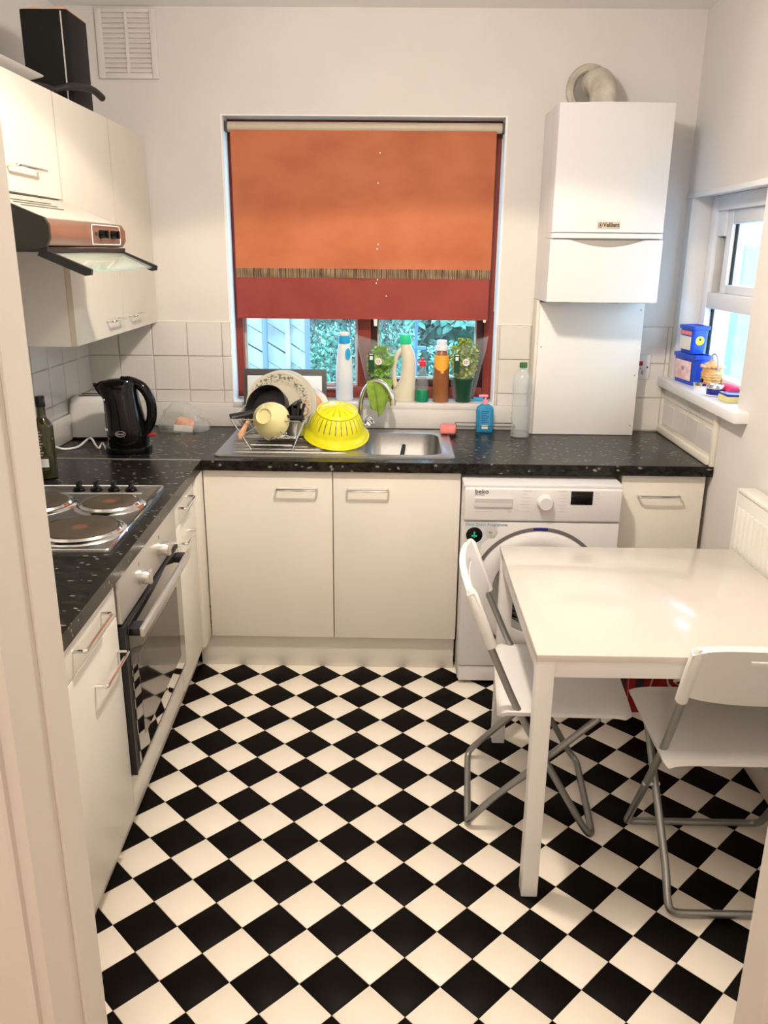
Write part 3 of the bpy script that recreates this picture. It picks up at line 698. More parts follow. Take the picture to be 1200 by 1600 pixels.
text('sticker_text', 'beko', .015, (.430, WY-.0014, .556), (PI/2, 0, 0), M_inkb, stk, ext=.0002, bold=.0002)

# ================================================================== BOILER + FLUE + BOXING
t = thing('wall_boiler', 'white wall-hung gas boiler with curved front and drop-down flap', 'boiler', (.98, -.16, 1.5))
def bow(x0, x1, yb, yf, bulge, n=12):
    pts = [(x1, yb), (x0, yb), (x0, yf+.012)]
    for i in range(n+1):
        u = i/n; x = x0+.004+(x1-x0-.008)*u; pts.append((x, yf-bulge*math.sin(PI*u)))
    pts.append((x1, yf+.012)); return pts
obj('case', B().prism(bow(.758, 1.202, -.001, -.312, .016), 'z', 1.502, 2.240), M_gloss, t)
obj('upper_cover', B().prism(bow(.757, 1.203, -.20, -.324, .020), 'z', 1.772, 2.238), M_gloss, t)
obj('centre_band', B().prism(bow(.757, 1.203, -.20, -.324, .020), 'z', 1.750, 1.768), M_gloss, t)
fb = B(); n = 24; top = []
def ftop(u):
    return 1.744-(.028*max(0, math.sin(PI*(u-.16)/.68)) if .16 < u < .84 else 0)
R0, R1 = [], []
for i in range(n+1):
    u = i/n; x = .757+.446*u; y = -.324-.020*math.sin(PI*u)
    R0.append((x, y, 1.504)); R1.append((x, y, ftop(u)))
V0 = [fb.bm.verts.new(p) for p in R0]; V1 = [fb.bm.verts.new(p) for p in R1]
V2 = [fb.bm.verts.new((p[0], p[1]+.012, p[2])) for p in R1]; V3 = [fb.bm.verts.new((p[0], p[1]+.012, p[2])) for p in R0]
for i in range(n):
    fb._f((V0[i], V0[i+1], V1[i+1], V1[i])); fb._f((V1[i], V1[i+1], V2[i+1], V2[i])); fb._f((V2[i], V2[i+1], V3[i+1], V3[i])); fb._f((V3[i], V3[i+1], V0[i+1], V0[i]))
fb._f((V0[0], V1[0], V2[0], V3[0])); fb._f((V0[-1], V3[-1], V2[-1], V1[-1]))
obj('flap', fb, M_gloss, t)
obj('flap_recess', B().prism(bow(.765, 1.195, -.25, -.314, .015), 'z', 1.70, 1.75), mat('flap_recess_grey', (.33, .31, .28), .5), t)
pl_ = obj('maker_plate', B().box(.935, 1.022, -.3462, -.3425, 1.786, 1.812, .001), M_beige, t)
text('maker_name', 'Vaillant', .0235, (.956, -.3465, 1.7925), (PI/2, 0, 0), M_ink, pl_, bold=.0006, sx=.92)
obj('maker_emblem', B().tube([(.9455+.0075*math.cos(a*PI/8), -.3466, 1.799+.0085*math.sin(a*PI/8)) for a in range(16)], .0012, 4, True).box(.943, .948, -.3468, -.3462, 1.795, 1.803), M_ink, pl_)
obj('pipe_stub', B().cyl((1.06, -.2, 1.495), (1.06, -.2, 1.504), .02).cyl((.86, -.2, 1.495), (.86, -.2, 1.504), .02), M_dark, t)
t = thing('flue_pipe', 'grey-white boiler flue elbow entering the wall above the boiler', 'flue', (.955, -.1, 2.241))
pth = spath([(.965, -.13, 2.241), (.965, -.13, 2.27), (.962, -.125, 2.315), (.955, -.08, 2.35), (.95, -.03, 2.355), (.95, .0, 2.355)], 6)
obj('elbow', B().tube(pth, .054, 28), M_plaster, t)
obj('collar', B().tube([(.930+.078*math.cos(a*PI/14), -.008, 2.335+.082*math.sin(a*PI/14)) for a in range(28)], .017, 8, True), M_plaster, t)
obj('hole_edge', B().lathe([(.072, 0), (.072, .004)], (.930, -.001, 2.335), 28, RX), M_grey, t)
t = thing('pipe_boxing_panel', 'white boxed-in pipe panel standing on the worktop under the boiler', 'panel', (.99, -.05, .91))
obj('front_panel', B().box(.770, 1.220, -.108, -.092, .912, 1.490, .001), M_white, t)
obj('side_batten', B().box(.757, .7695, -.104, -.006, .912, 1.500, .001), M_caulk, t)
obj('side_panel', B().box(1.208, 1.2195, -.0915, -.006, .912, 1.49), M_white, t)
for x, z in ((1.205, 1.462), (1.205, 1.18), (1.205, .955), (.785, 1.3)): obj('screw', B().cyl((x, -.1085, z), (x, -.1065, z), .0035, n=10), M_grey, t)
t = thing('fused_switch', 'white switch spur with a red rocker on the tiles beside the boxing', 'switch', (1.262, -.008, 1.16))
obj('plate', B().box(1.224, 1.297, -.016, -.007, 1.150, 1.262, .003), M_gloss, t)
obj('rocker', B().box(1.236, 1.262, -.020, -.016, 1.212, 1.232, .002), M_red, t)
obj('socket_hole', B().box(1.240, 1.250, -.0168, -.0158, 1.172, 1.192).box(1.258, 1.268, -.0168, -.0158, 1.172, 1.192).box(1.249, 1.259, -.0168, -.0158, 1.194, 1.205), M_grey, t)
obj('screw', B().cyl((1.284, -.0168, 1.205), (1.284, -.0158, 1.205), .004, n=10), M_ink, t)

# ---- air vent
t = thing('air_vent', 'square white louvred air vent high on the back wall', 'vent', (-.968, -.004, 2.37))
vx0, vx1, vz0, vz1 = -1.092, -.845, 2.365, 2.622
vf = B(); vf.box(vx0, vx0+.026, -.012, -.001, vz0, vz1, .002); vf.box(vx1-.026, vx1, -.012, -.001, vz0, vz1, .002)
vf.box(vx0+.026, vx1-.026, -.012, -.001, vz0, vz0+.022, .002); vf.box(vx0+.026, vx1-.026, -.012, -.001, vz1-.014, vz1, .002)
vf.box(-.975, -.962, -.011, -.001, vz0+.022, vz1-.014, .001)
obj('frame', vf, M_wall, t); obj('backing', B().box(vx0+.01, vx1-.01, -.003, -.0005, vz0+.01, vz1-.01), M_plaster, t)
for k in range(12):
    z = vz0+.026+k*.0182
    for x0, x1 in ((vx0+.026, -.975), (-.962, vx1-.026)):
        obj('slat', B().prism([(-.009, z+.001), (-.008, z-.002), (-.002, z+.010), (-.003, z+.0145)], 'x', x0, x1), M_wall, t)

# ---- roller blind
t = thing('roller_blind', 'terracotta roller blind with striped band and maroon hem over the window', 'blind', (0, .03, 1.4))
obj('roller', B().cyl((-.578, .045, 2.194), (.586, .045, 2.194), .0205, n=24), M_beige, t)
for x0, x1 in ((-.592, -.579), (.587, .598)): obj('bracket', B().box(x0, x1, .03, .07, 2.174, 2.216, .002), M_char, t)
def sheetb(x0, x1, z0, z1, y=.026, amp=.003):
    return B().sheet(lambda u, v: (x0+(x1-x0)*u, y+amp*math.sin(u*9+v*2)*(1-v)+.002*math.sin(u*23+v*5), z0+(z1-z0)*v), 30, 8, .0012)
obj('fabric', sheetb(-.567, .563, 1.618, 2.180), M_blind, t)
obj('striped_band', sheetb(-.567, .562, 1.578, 1.618, .0255), m_band(), t)
obj('hem', sheetb(-.568, .560, 1.407, 1.578), M_blindlow, t)
obj('bottom_bar', B().box(-.568, .560, .018, .033, 1.400, 1.410, .002), M_blindlow, t)
obj('pull_toggle', B().cyl((.055, .018, 1.402), (.055, .018, 1.372), .009, .007, 12).cyl((.545, .016, 1.404), (.545, .016, 1.392), .006, n=8), M_paper, t)
obj('chain', B().cyl((.588, .03, 1.44), (.590, .03, 2.15), .0025, n=6), M_lightgrey, t)
sp = B()
for x, z in ((.062, 1.72), (.058, 1.70), (.060, 1.57), (.055, 1.555), (.06, 1.97), (.068, 2.09), (.10, 1.50)): sp.box(x, x+.005, .0215, .0228, z, z+.006)
obj('paint_specks', sp, M_paper, t)

# ================================================================== SINK AND TAP
t = thing('kitchen_sink', 'stainless steel inset sink with a ribbed drainer on the left', 'sink', (-.09, -.34, .91))
ox0, ox1, oy0, oy1 = -.570, .392, -.612, -.066
hx0_, hx1_, hy0_, hy1_ = .020, .342, -.552, -.124
R = [rrect(ox0, ox1, oy0, oy1, .03, .9105, 6), rrect(ox0, ox1, oy0, oy1, .03, .914, 6), rrect(ox0+.006, ox1-.006, oy0+.006, oy1-.006, .026, .9175, 6), rrect(ox0+.014, ox1-.014, oy0+.014, oy1-.014, .02, .9150, 6),
     rrect(hx0_-.008, hx1_+.008, hy0_-.008, hy1_+.008, .075, .9150, 6), rrect(hx0_, hx1_, hy0_, hy1_, .07, .910, 6), rrect(hx0_+.006, hx1_-.006, hy0_+.006, hy1_-.006, .065, .80, 6), rrect(hx0_+.03, hx1_-.03, hy0_+.03, hy1_-.03, .05, .768, 6), rrect(hx0_+.14, hx1_-.14, hy0_+.19, hy1_-.19, .015, .762, 6)]
obj('basin_and_deck', B().loft(R, cap0=False), M_steel, t)
for k in range(9):
    y = -.545+k*.052
    x0 = -.535+.03*abs(k-4)*.3
    obj('drainer_rib', B().tube([(x0, y, .9135), (x0+.02, y, .9165), (-.07, y, .9155), (-.045, y, .9135)], .0045, 6), M_steel, t)
obj('plug_hole', B().lathe([(.040, 0), (.040, .003), (.030, .003), (.028, -.004), (.001, -.004)], (.19, -.335, .7625), 28), M_chrome, t)
obj('kitchen_knife', B().tube([(.165, -.36, .780), (.178, -.28, .825), (.190, -.20, .872)], [.008, .010, .009], 8), M_blackm, label='black plastic handled utensil lying in the sink bowl', cat='utensil')
t = thing('mixer_tap', 'chrome swan-neck mixer tap behind the sink', 'tap', (-.005, -.095, .915))
pth = spath([(-.006, -.095, .915), (-.008, -.095, 1.0), (-.002, -.095, 1.06), (.022, -.10, 1.115), (.060, -.11, 1.142), (.100, -.125, 1.130), (.128, -.138, 1.095), (.137, -.142, 1.058)], 6)
obj('spout', B().tube(pth, .0115, 14), M_chrome, t)
obj('nozzle', B().cyl((.137, -.142, 1.066), (.139, -.143, 1.040), .014), M_chrome, t)
obj('base', B().lathe([(.027, 0), (.026, .012), (.018, .030), (.015, .05)], (-.006, -.095, .915), 24), M_chrome, t)
kb = B().lathe([(.010, 0), (.012, .015), (.022, .022), (.025, .034), (.020, .045), (.008, .048)], (.012, -.10, .945), 7, Matrix.Rotation(.9, 3, 'Y') @ Matrix.Rotation(.4, 3, 'X'))
obj('knob', kb, M_chrome, t)
# green cloth hanging over the tap
def cloth(u, v):
    s = (v-.5)*2
    ang = (u-.5)*1.0
    x = .078+(u-.5)*(.110-.045*abs(s)**1.5)+.006*math.sin(u*14+s*3)
    drop = (.165 if s < 0 else .120)*abs(s)**1.15*(1-.35*abs(u-.5)*2*(1 if s < 0 else .3))
    y = -.115+s*.024+.010*math.sin(u*11+s*2)*abs(s)
    return (x, y, 1.153-.035*(u-.6)**2-drop+(.0 if abs(s) > .15 else .003))
obj('dish_cloth', B().sheet(cloth, 22, 24, .003), M_towel, label='green cloth draped over the tap spout', cat='cloth')

# ================================================================== HERB POTS, BOTTLES ON THE BACK SILL
SZ = 1.0305
def bottle(name, label, cat, x, y, z, prof, m, cap=None, capm=None, n=24, sq=1.0):
    t = thing(name, label, cat, (x, y, z))
    Ms = Matrix.Diagonal((1, sq, 1))
    obj('body', B().lathe(prof, (0, 0, 0), n, Ms), m, t, local=True)
    if cap: obj('cap', B().lathe(cap, (0, 0, 0), n), capm, t, local=True)
    return t
t = bottle('detergent_bottle', 'tall white bottle with a blue and white cap on the window sill', 'bottle', -.088, .045, SZ,
       [(.036, 0), (.040, .006), (.041, .12), (.036, .19), (.029, .24), (.025, .275)], M_milk, [(.0255, .262), (.0265, .264), (.026, .296), (.0262, .2961)], M_capblue, sq=.7)
obj('cap_top', B().lathe([(.025, .2962), (.025, .308), (.018, .311)], (0, 0, 0), 24), M_paper, t, local=True)
obj('label', B().lathe([(.026, 0), (.026, .001)], (.018, -.027, .215), 20, Matrix.Rotation(.5, 3, 'Z') @ Matrix.Rotation(PI/2, 3, 'X') @ Matrix.Diagonal((.5, 1, 1))), M_capblue, t, local=True)
# cream jug with handle
t = thing('laundry_jug', 'cream detergent jug with a green cap and moulded handle', 'bottle', (.192, .050, SZ))
def ringe(cx, rx, ry, z, n=24): return [(cx+rx*math.cos(2*PI*i/n), ry*math.sin(2*PI*i/n), z) for i in range(n)]
obj('body', B().loft([ringe(-.005, .052, .032, 0), ringe(-.005, .055, .035, .008), ringe(-.004, .053, .034, .05), ringe(.014, .036, .032, .10), ringe(.018, .032, .030, .17), ringe(.012, .032, .028, .215), ringe(.002, .024, .024, .255), ringe(0, .021, .021, .268)]), M_creamp, t, local=True)
obj('grip', B().tube(spath([(-.012, 0, .235), (-.034, 0, .215), (-.050, 0, .17), (-.052, 0, .11), (-.040, 0, .055)], 5), [.012]*21, 10), M_creamp, t, local=True)
obj('cap', B().lathe([(.027, .262), (.028, .264), (.026, .298), (.024, .303)], (0, 0, 0), 24), M_green, t, local=True)
# small clear bottle with green liquid
t = bottle('washing_up_bottle', 'small clear bottle with green liquid and a red spout on the sill', 'bottle', .272, .030, SZ,
       [(.028, 0), (.030, .004), (.030, .07), (.024, .10), (.016, .14), (.012, .165)], M_film)
obj('liquid', B().lathe([(.0304, .003), (.0306, .008), (.0306, .052), (.029, .056)], (0, 0, 0), 24), M_green2, t, local=True)
obj('cap', B().lathe([(.014, .163), (.015, .165), (.014, .185), (.008, .188), (.007, .20)], (0, 0, 0), 16).box(-.022, .014, -.008, .008, .175, .186, .003), mat('red_cap', (.75, .03, .05), .4), t, local=True)
# brown bottle
t = bottle('sauce_bottle', 'brown liquid bottle with a white screw cap and orange label', 'bottle', .358, .030, SZ,
       [(.034, 0), (.037, .005), (.037, .16), (.034, .195), (.026, .225), (.022, .235)], M_brown, [(.024, .233), (.030, .236), (.029, .255), (.0235, .256), (.0235, .278), (.020, .281)], M_milk)
obj('label', B().sheet(lambda u, v: (.0375*math.sin(-1.1+u*2.2), -.0375*math.cos(-1.1+u*2.2), .165+.05*v-.020*math.sin(u*PI)*(1-v)), 12, 3, .0005), M_orange, t, local=True)
obj('label_tail', B().box(-.004, .010, -.0392, -.0382, .135, .175), M_orange, t, local=True)

def herb_pot(label, x, y, lm, leafseed, n, hh, spread, lsize, flipped):
    t = thing('herb_pot', label, 'plant', (x, y, SZ))
    obj('pot', B().lathe([(.034, 0), (.036, .004), (.047, .105), (.050, .108), (.049, .112), (.044, .110), (.040, .08)], (0, 0, 0), 28, cap1=False), M_pot, t, local=True)
    obj('soil', B().lathe([(.043, .09), (.043, .098), (.001, .10)], (0, 0, 0), 20), M_twig, t, local=True)
    r = random.Random(leafseed); b = B(); st = B()
    for k in range(14):
        a = r.uniform(0, 6.28); q = r.uniform(.2, 1)*spread
        st.tube([(.01*math.cos(a), .01*math.sin(a), .095), (.5*q*math.cos(a), .5*q*math.sin(a)*.8, .13), (q*math.cos(a), q*math.sin(a)*.8, .11+hh*r.uniform(.5, 1))], .0012, 4)
    for _ in range(n):
        a = r.uniform(0, 6.28); zz = r.uniform(.10, .11+hh); q = spread*math.sqrt(r.random())*(.62+.5*math.sin((zz-.10)/hh*PI*.72))*(1 if zz < .09+hh*(.8+.2*math.sin(a*3+leafseed)) else .45)
        c = Vector((q*math.cos(a), q*math.sin(a)*.8, zz)); s = lsize*r.uniform(.6, 1.2); Rm = Euler((r.uniform(-1, 1), r.uniform(-1, 1), a)).to_matrix()
        pts = [Rm @ Vector(p)*s+c for p in ((-1, 0, 0), (-.3, -.6, .15), (.6, -.5, .12), (1, 0, -.1), (.6, .5, .12), (-.3, .6, .15))]
        vv = [b.bm.verts.new(p) for p in pts]; b._f(vv)
    obj('stem', st, lm, t, local=True)
    f = obj('foliage', b, lm, t, local=True); f['kind'] = 'stuff'
    # clear sleeve, open cone
    sx = -1 if flipped else 1
    def sleeve(u, v):
        a = u*2*PI; ww = .050+.034*v; zz = .02+.25*v
        return (ww*math.cos(a)*(1+.12*v)+sx*.012*v, ww*.62*math.sin(a)*(1-.3*v), zz+(.03*v*math.cos(a)*sx if v > .9 else 0))
    s_ = obj('sleeve', B().sheet(sleeve, 28, 6), M_film, t, local=True)
    st_ = obj('price_sticker', B().lathe([(.016, 0), (.016, .0006)], (.004*sx, -.062, .188), 24, Matrix.Rotation(PI/2, 3, 'X')), M_paper, s_, local=True)
    tx = text('price_text', "55'", .019, (.004*sx, -.0632, .1815), (PI/2, 0, 0), mat('sticker_ink', (.3, .05, .12), .6), s_, ext=.0002, local=True, align='CENTER')
    obj('care_card', B().box(-.050, -.024, -.061, -.0602, .14, .225), M_pot, s_, local=True)
    obj('card_print', B().box(-.044, -.030, -.0616, -.0611, .195, .212).box(-.046, -.028, -.0616, -.0611, .218, .222), M_milk, s_, local=True)
    return t
herb_pot('bushy basil pot in a clear sleeve behind the tap', .075, .038, M_leaf, 21, 620, .135, .050, .019, True)
herb_pot('pale curly parsley pot in a clear sleeve at the right end of the sill', .462, .035, M_leafy, 22, 1500, .175, .060, .0095, False)
obj('blue_box', B().box(.515, .56, .06, .085, SZ, SZ+.014, .002), M_capblue, label='small flat blue box lying on the sill beside the parsley', cat='box')

# ================================================================== THINGS ON THE BACK WORKTOP
t = thing('soap_bottle', 'blue washing-up soap bottle with a pink pump', 'bottle', (.556, -.072, .9105))
obj('body', B().loft([rrect(-.040, .040, -.018, .018, .016, z, 4) if s == 1 else rrect(-.040*s, .040*s, -.018*s, .018*s, .014*s, z, 4) for z, s in ((0, .9), (.008, 1), (.06, .96), (.10, 1), (.115, .9), (.124, .6), (.130, .35))]), M_cyan, t, local=True)
obj('label', B().box(-.024, .024, -.0195, -.0188, .03, .105), mat('soap_label', (.04, .30, .52), .4), t, local=True)
obj('bar_code', B().box(-.014, .014, -.0203, -.0197, .018, .036), M_paper, t, local=True)
lt = B()
for k in range(7): lt.box(-.018, .018-.005*(k % 3), -.0203, -.0197, .096-k*.008, .0985-k*.008)
obj('label_text', lt, M_navy, t, local=True)
obj('pump', B().cyl((0, 0, .128), (0, 0, .148), .012).cyl((0, 0, .148), (0, 0, .162), .005).box(-.03, .012, -.008, .008, .160, .171, .003), M_pink_s, t, local=True)
t = thing('wire_caddy', 'thin black wire sink caddy holding the soap bottle', 'caddy', (.555, -.10, .9105))
loop = [(.425, -.125, .948), (.690, -.125, .948), (.690, -.05, .948), (.425, -.05, .948)]
obj('top_wire', B().tube(fillet(loop+[loop[0]], .01), .0022, 6), M_char, t)
obj('leg', B().tube(spath([(.425, -.125, .948), (.420, -.13, .935), (.432, -.13, .925), (.422, -.13, .9125)], 4), .0022, 6), M_char, t)
obj('leg', B().tube(spath([(.690, -.125, .948), (.676, -.13, .935), (.670, -.13, .928), (.690, -.13, .9125)], 4), .0022, 6), M_char, t)
obj('leg', B().tube([(.69, -.05, .948), (.69, -.05, .9125)], .0022, 6).tube([(.425, -.05, .948), (.425, -.05, .9125)], .0022, 6), M_char, t)
obj('sponge', B().box(-.036, .036, -.045, .045, 0, .034, .010, 3, M=Matrix.Translation((.388, -.130, .919)) @ Matrix.Rotation(-.10, 4, 'Z')), M_pink, label='pink sponge on the right corner of the sink', cat='sponge')
t = thing('water_bottle', 'large empty clear plastic bottle with a green cap', 'bottle', (.705, -.160, .9105))
pf = [(.030, 0), (.040, .004)]
for k in range(14): pf.append((.042-.0025*(k % 2), .012+k*.0115))
pf += [(.038, .172), (.042, .19), (.0425, .235), (.038, .262), (.026, .285), (.015, .300), (.0145, .318)]
obj('body', B().lathe(pf, (0, 0, 0), 32, cap1=False), M_pet, t, local=True)
obj('cap', B().lathe([(.0165, .306), (.017, .308), (.017, .326), (.015, .328)], (0, 0, 0), 20), mat('bottle_green_cap', (.05, .17, .06), .5), t, local=True)
obj('neck_ring', B().lathe([(.0165, .300), (.019, .302), (.0165, .304)], (0, 0, 0), 20), M_clearp, t, local=True)

# ---- kettle
t = thing('electric_kettle', 'glossy black jug kettle with a curved handle', 'kettle', (-.930, -.520, .911), 0)
def kr(cx, rx, ry, z, n=32): return [(cx+rx*math.cos(2*PI*i/n), ry*math.sin(2*PI*i/n), z) for i in range(n)]
obj('power_base', B().lathe([(.090, 0), (.092, .006), (.090, .022), (.080, .026)], (0, 0, 0), 36), M_black, t, local=True)
obj('body', B().loft([kr(0, .080, .076, .026), kr(0, .083, .079, .034), kr(-.002, .080, .075, .10), kr(-.008, .074, .068, .16), kr(-.016, .072, .062, .21), kr(-.026, .076, .056, .245), kr(-.030, .080, .050, .262)], cap1=False), M_black, t, local=True)
obj('lid', B().loft([kr(-.030, .080, .050, .262), kr(-.022, .072, .046, .277), kr(-.008, .052, .036, .288), kr(.0, .02, .015, .291)], cap0=False), M_black, t, local=True)
obj('spout', B().loft([[(-.085, -.020, .215), (-.085, .020, .215), (-.098, .018, .262), (-.098, -.018, .262)], [(-.112, -.010, .245), (-.112, .010, .245), (-.122, .012, .272), (-.122, -.012, .272)]]).prism([(-.122, .262), (-.05, .240), (-.03, .289), (-.09, .281)], 'y', -.014, .014), M_black, t, local=True)
obj('handle', B().tube(spath([(-.01, 0, .284), (.03, 0, .280), (.068, 0, .262), (.095, 0, .222), (.104, 0, .175), (.098, 0, .125), (.076, 0, .085), (.060, 0, .070)], 6), [.017]*4+[.019]*8+[.020]*31, 14), M_black, t, local=True)
obj('water_gauge', B().box(-.064, -.058, -.0715, -.066, .09, .20, .001), M_char, t, local=True)
obj('gauge_dot', B().box(-.063, -.057, -.0725, -.0712, .215, .221).box(-.066, -.060, -.0785, -.0772, .165, .169).box(-.063, -.055, -.0765, -.0752, .095, .103), M_paper, t, local=True)
ov_ = B().tube([(-.005+.020*math.cos(a*PI/10), -.0800, .083+.011*math.sin(a*PI/10)) for a in range(20)], .0009, 4, True)
lg = obj('maker_badge', ov_, M_lightgrey, t, local=True)
text('badge_text', 'Quest', .0125, (-.005, -.0805, .0795), (PI/2, 0, 0), M_lightgrey, lg, ext=.0002, local=True, align='CENTER')
obj('switch', B().box(.078, .112, -.010, .010, .060, .072, .003), mat('red_switch', (.35, .02, .015), .4), t, local=True)
obj('cable', B().tube(spath([(-1.015, -.55, .9215), (-1.045, -.50, .935), (-1.055, -.52, .918), (-1.075, -.50, .925), (-1.10, -.47, .945), (-1.13, -.44, .935), (-1.15, -.50, .917), (-1.19, -.54, .917), (-1.225, -.55, .930)], 6), .0045, 8), M_plastic, label='white appliance cable looping on the worktop left of the kettle', cat='cable')
# ---- toaster
t = thing('toaster', 'white two-slot toaster in the corner behind the kettle', 'toaster', (-1.125, -.25, .911), .10)
def tsec(z, sx, sy): return rrect(-.125*sx, .125*sx, -.078*sy, .078*sy, .03, z, 5)
obj('body', B().loft([tsec(.010, 1, 1), tsec(.11, 1, 1), tsec(.150, .97, .97), tsec(.172, .90, .90), tsec(.180, .80, .80)]), M_plastic, t, local=True)
obj('slot', B().box(-.085, .085, -.036, -.014, .1795, .1812).box(-.085, .085, .014, .036, .1795, .1812), M_dark, t, local=True)
obj('foot_rail', B().box(-.10, .10, -.065, .065, 0, .010), M_blackm, t, local=True)
obj('lever', B().box(.124, .140, -.012, .012, .12, .132, .003), M_blackm, t, local=True)
# ---- oil bottle
t = thing('oil_bottle', 'dark green glass oil bottle with a black cap beside the hob', 'bottle', (-1.085, -.955, .911), 0)
obj('body', B().lathe([(.030, 0), (.034, .004), (.034, .185), (.031, .198), (.017, .215), (.0145, .225), (.014, .262)], (0, 0, 0), 28), M_olive, t, local=True)
obj('cap', B().lathe([(.0165, .255), (.0165, .29), (.015, .292)], (0, 0, 0), 20), M_black, t, local=True)
lb = B().sheet(lambda u, v: (.0345*math.sin(-.9+u*1.5), -.0345*math.cos(-.9+u*1.5), .045+.03*v), 8, 2, .0004)
obj('label', lb, M_stick, t, local=True)
lt = B()
for k in range(9):
    zz = .085+k*.0105; a0 = -.75; a1 = .1+.12*math.sin(k*2)
    lt.sheet(lambda u, v: (.0345*math.sin(a0+u*(a1-a0)), -.0345*math.cos(a0+u*(a1-a0)), zz+.005*v), 6, 1, .0004)
obj('label_text', lt, M_grey, t, local=True)
# hanging wire on the wall near the oil bottle
t = thing('plug_socket', 'clear-edged white wall socket on the tiles behind the oil bottle', 'socket', (XL+.01, -.80, 1.06))
obj('plate', B().box(XL+.0078, XL+.016, -.87, -.73, 1.06, 1.145, .003), M_plastic, t)
obj('pin_hole', B().box(XL+.0158, XL+.0166, -.835, -.825, 1.10, 1.118).box(XL+.0158, XL+.0166, -.775, -.765, 1.10, 1.118), M_dark, t)
# ---- bread bag
t = thing('bread_bag', 'crumpled clear plastic bag with orange-labelled bread against the back wall', 'bag', (-.81, -.115, .911))
def bagf(u, v):
    a = u*2*PI; w_ = (.095*(1-v)**.6+.018+.03*max(0, v-.75)*2.2); nz = noise.noise(Vector((math.cos(a)*2, math.sin(a)*2, v*4)))
    return (w_*math.cos(a)*(1+.28*nz)-.012*v, .60*w_*math.sin(a)*(1+.3*nz), .001+.125*v**.8+.008*nz)
obj('film', B().sheet(bagf, 36, 14), M_bag, t, local=True)
obj('contents', B().box(-.04, .045, -.03, .03, .004, .058, .02, 3, M=Matrix.Rotation(.25, 4, 'Y')), M_bread, t, local=True)
obj('paper', B().box(-.035, .05, -.042, -.036, .002, .030, .002, M=Matrix.Rotation(.1, 4, 'Y')), M_paper, t, local=True)
def bagf2(u, v):
    a = u*2*PI; w_ = .012+.038*v; nz = noise.noise(Vector((math.cos(a)*3, math.sin(a)*3, v*4+7)))
    return (.045+.065*v, w_*math.cos(a)*.6, .03-.008*v+w_*math.sin(a)*(.6+.4*nz))
obj('tail', B().sheet(bagf2, 20, 6), M_bag, t, local=True)

# ================================================================== DISH RACK AND DISHES
t = thing('dish_rack', 'small chrome wire dish rack on the drainer', 'dish rack', (-.35, -.42, .916))
def wire(pts, r=.0022): return B().tube(pts, r, 6)
tz = 1.045
top = [(-.508, -.53, tz), (-.212, -.53, tz-.006), (-.212, -.20, tz), (-.508, -.20, tz)]
obj('rim_wire', wire(fillet(top+[top[0]], .02), .0028), M_chrome, t)
for x0, x1, xb in ((-.508, -.430, 0), (-.212, -.262, 0)):
    for yy in (-.53, -.20): obj('leg', wire(fillet([(x0, yy, tz), (x1, yy-.01, .925), (x1, yy-.01, .9185)], .006), .0028), M_chrome, t)
obj('base_wire', wire([(-.430, -.54, .945), (-.262, -.54, .945)]), M_chrome, t)
obj('base_wire', wire([(-.470, -.535, .978), (-.238, -.535, .978)]), M_chrome, t)
obj('front_wire', wire(fillet([(-.470, -.537, .978), (-.365, -.537, 1.040), (-.275, -.537, .975), (-.245, -.537, .970)], .02)), M_chrome, t)
obj('front_wire', wire([(-.375, -.537, .978), (-.357, -.537, .962), (-.339, -.537, .978)]), M_chrome, t)
for k in range(7):
    yy = -.50+k*.05; obj('cross_wire', wire(fillet([(-.500, yy, tz-.005), (-.455, yy, .965), (-.255, yy, .965), (-.222, yy, tz-.01)], .01), .0016), M_chrome, t)
for k in range(6): obj('drip_wire', B().box(-.43+k*.0, -.262, -.53+k*.055, -.526+k*.055, .9185, .9225), M_char, t)

def plate(label, c, r, tilt, m, yaw=0):
    b = B().lathe([(.001, .004), (r*.58, .003), (r*.66, .008), (r, .020), (r-.001, .023), (r*.66, .012), (r*.56, .008), (.001, .009)], (0, 0, 0), 56)
    me = mesh_of(b, 'plate', m); o = bpy.data.objects.new('plate', me); COL.objects.link(o)
    o.rotation_euler = (PI/2-tilt, 0, yaw); o.location = c; WM[o.name] = Matrix.Translation(c)
    return props(o, label, 'plate')
M_pl = m_plate()
plate('large cream dinner plate with a floral rim standing in the rack', (-.345, -.290, 1.062), .140, .22, M_pl)
plate('second cream plate tucked close behind the floral plate', (-.328, -.262, 1.064), .142, .20, mat('cream_plate', (.66, .63, .54), .15, coat=.4))
obj('wooden_board', B().lathe([(.095, 0), (.095, .012)], (-.255, -.205, 1.02), 36, Matrix.Rotation(PI/2-.2, 3, 'X')), M_wood, label='round brown wooden board edge showing right of the plates', cat='board')
obj('steel_lid', B().lathe([(.10, 0), (.097, .006), (.001, .012)], (-.235, -.165, 1.02), 36, Matrix.Rotation(PI/2-.18, 3, 'X')), M_steel, label='round steel lid leaning behind the wooden board', cat='lid')
obj('chopping_board', B().box(-.170, .165, -.005, .005, 0, .235, .004, M=Matrix.Translation((-.345, -.115, .9255)) @ Matrix.Rotation(-.12, 4, 'X')), M_milk, label='white plastic chopping board leaning on the window ledge', cat='chopping board')
obj('baking_tray', B().box(-.190, .184, -.004, .004, 0, .262, .003, M=Matrix.Translation((-.345, -.095, .9255)) @ Matrix.Rotation(-.12, 4, 'X')), M_char, label='charcoal grey tray leaning behind the chopping board', cat='tray')
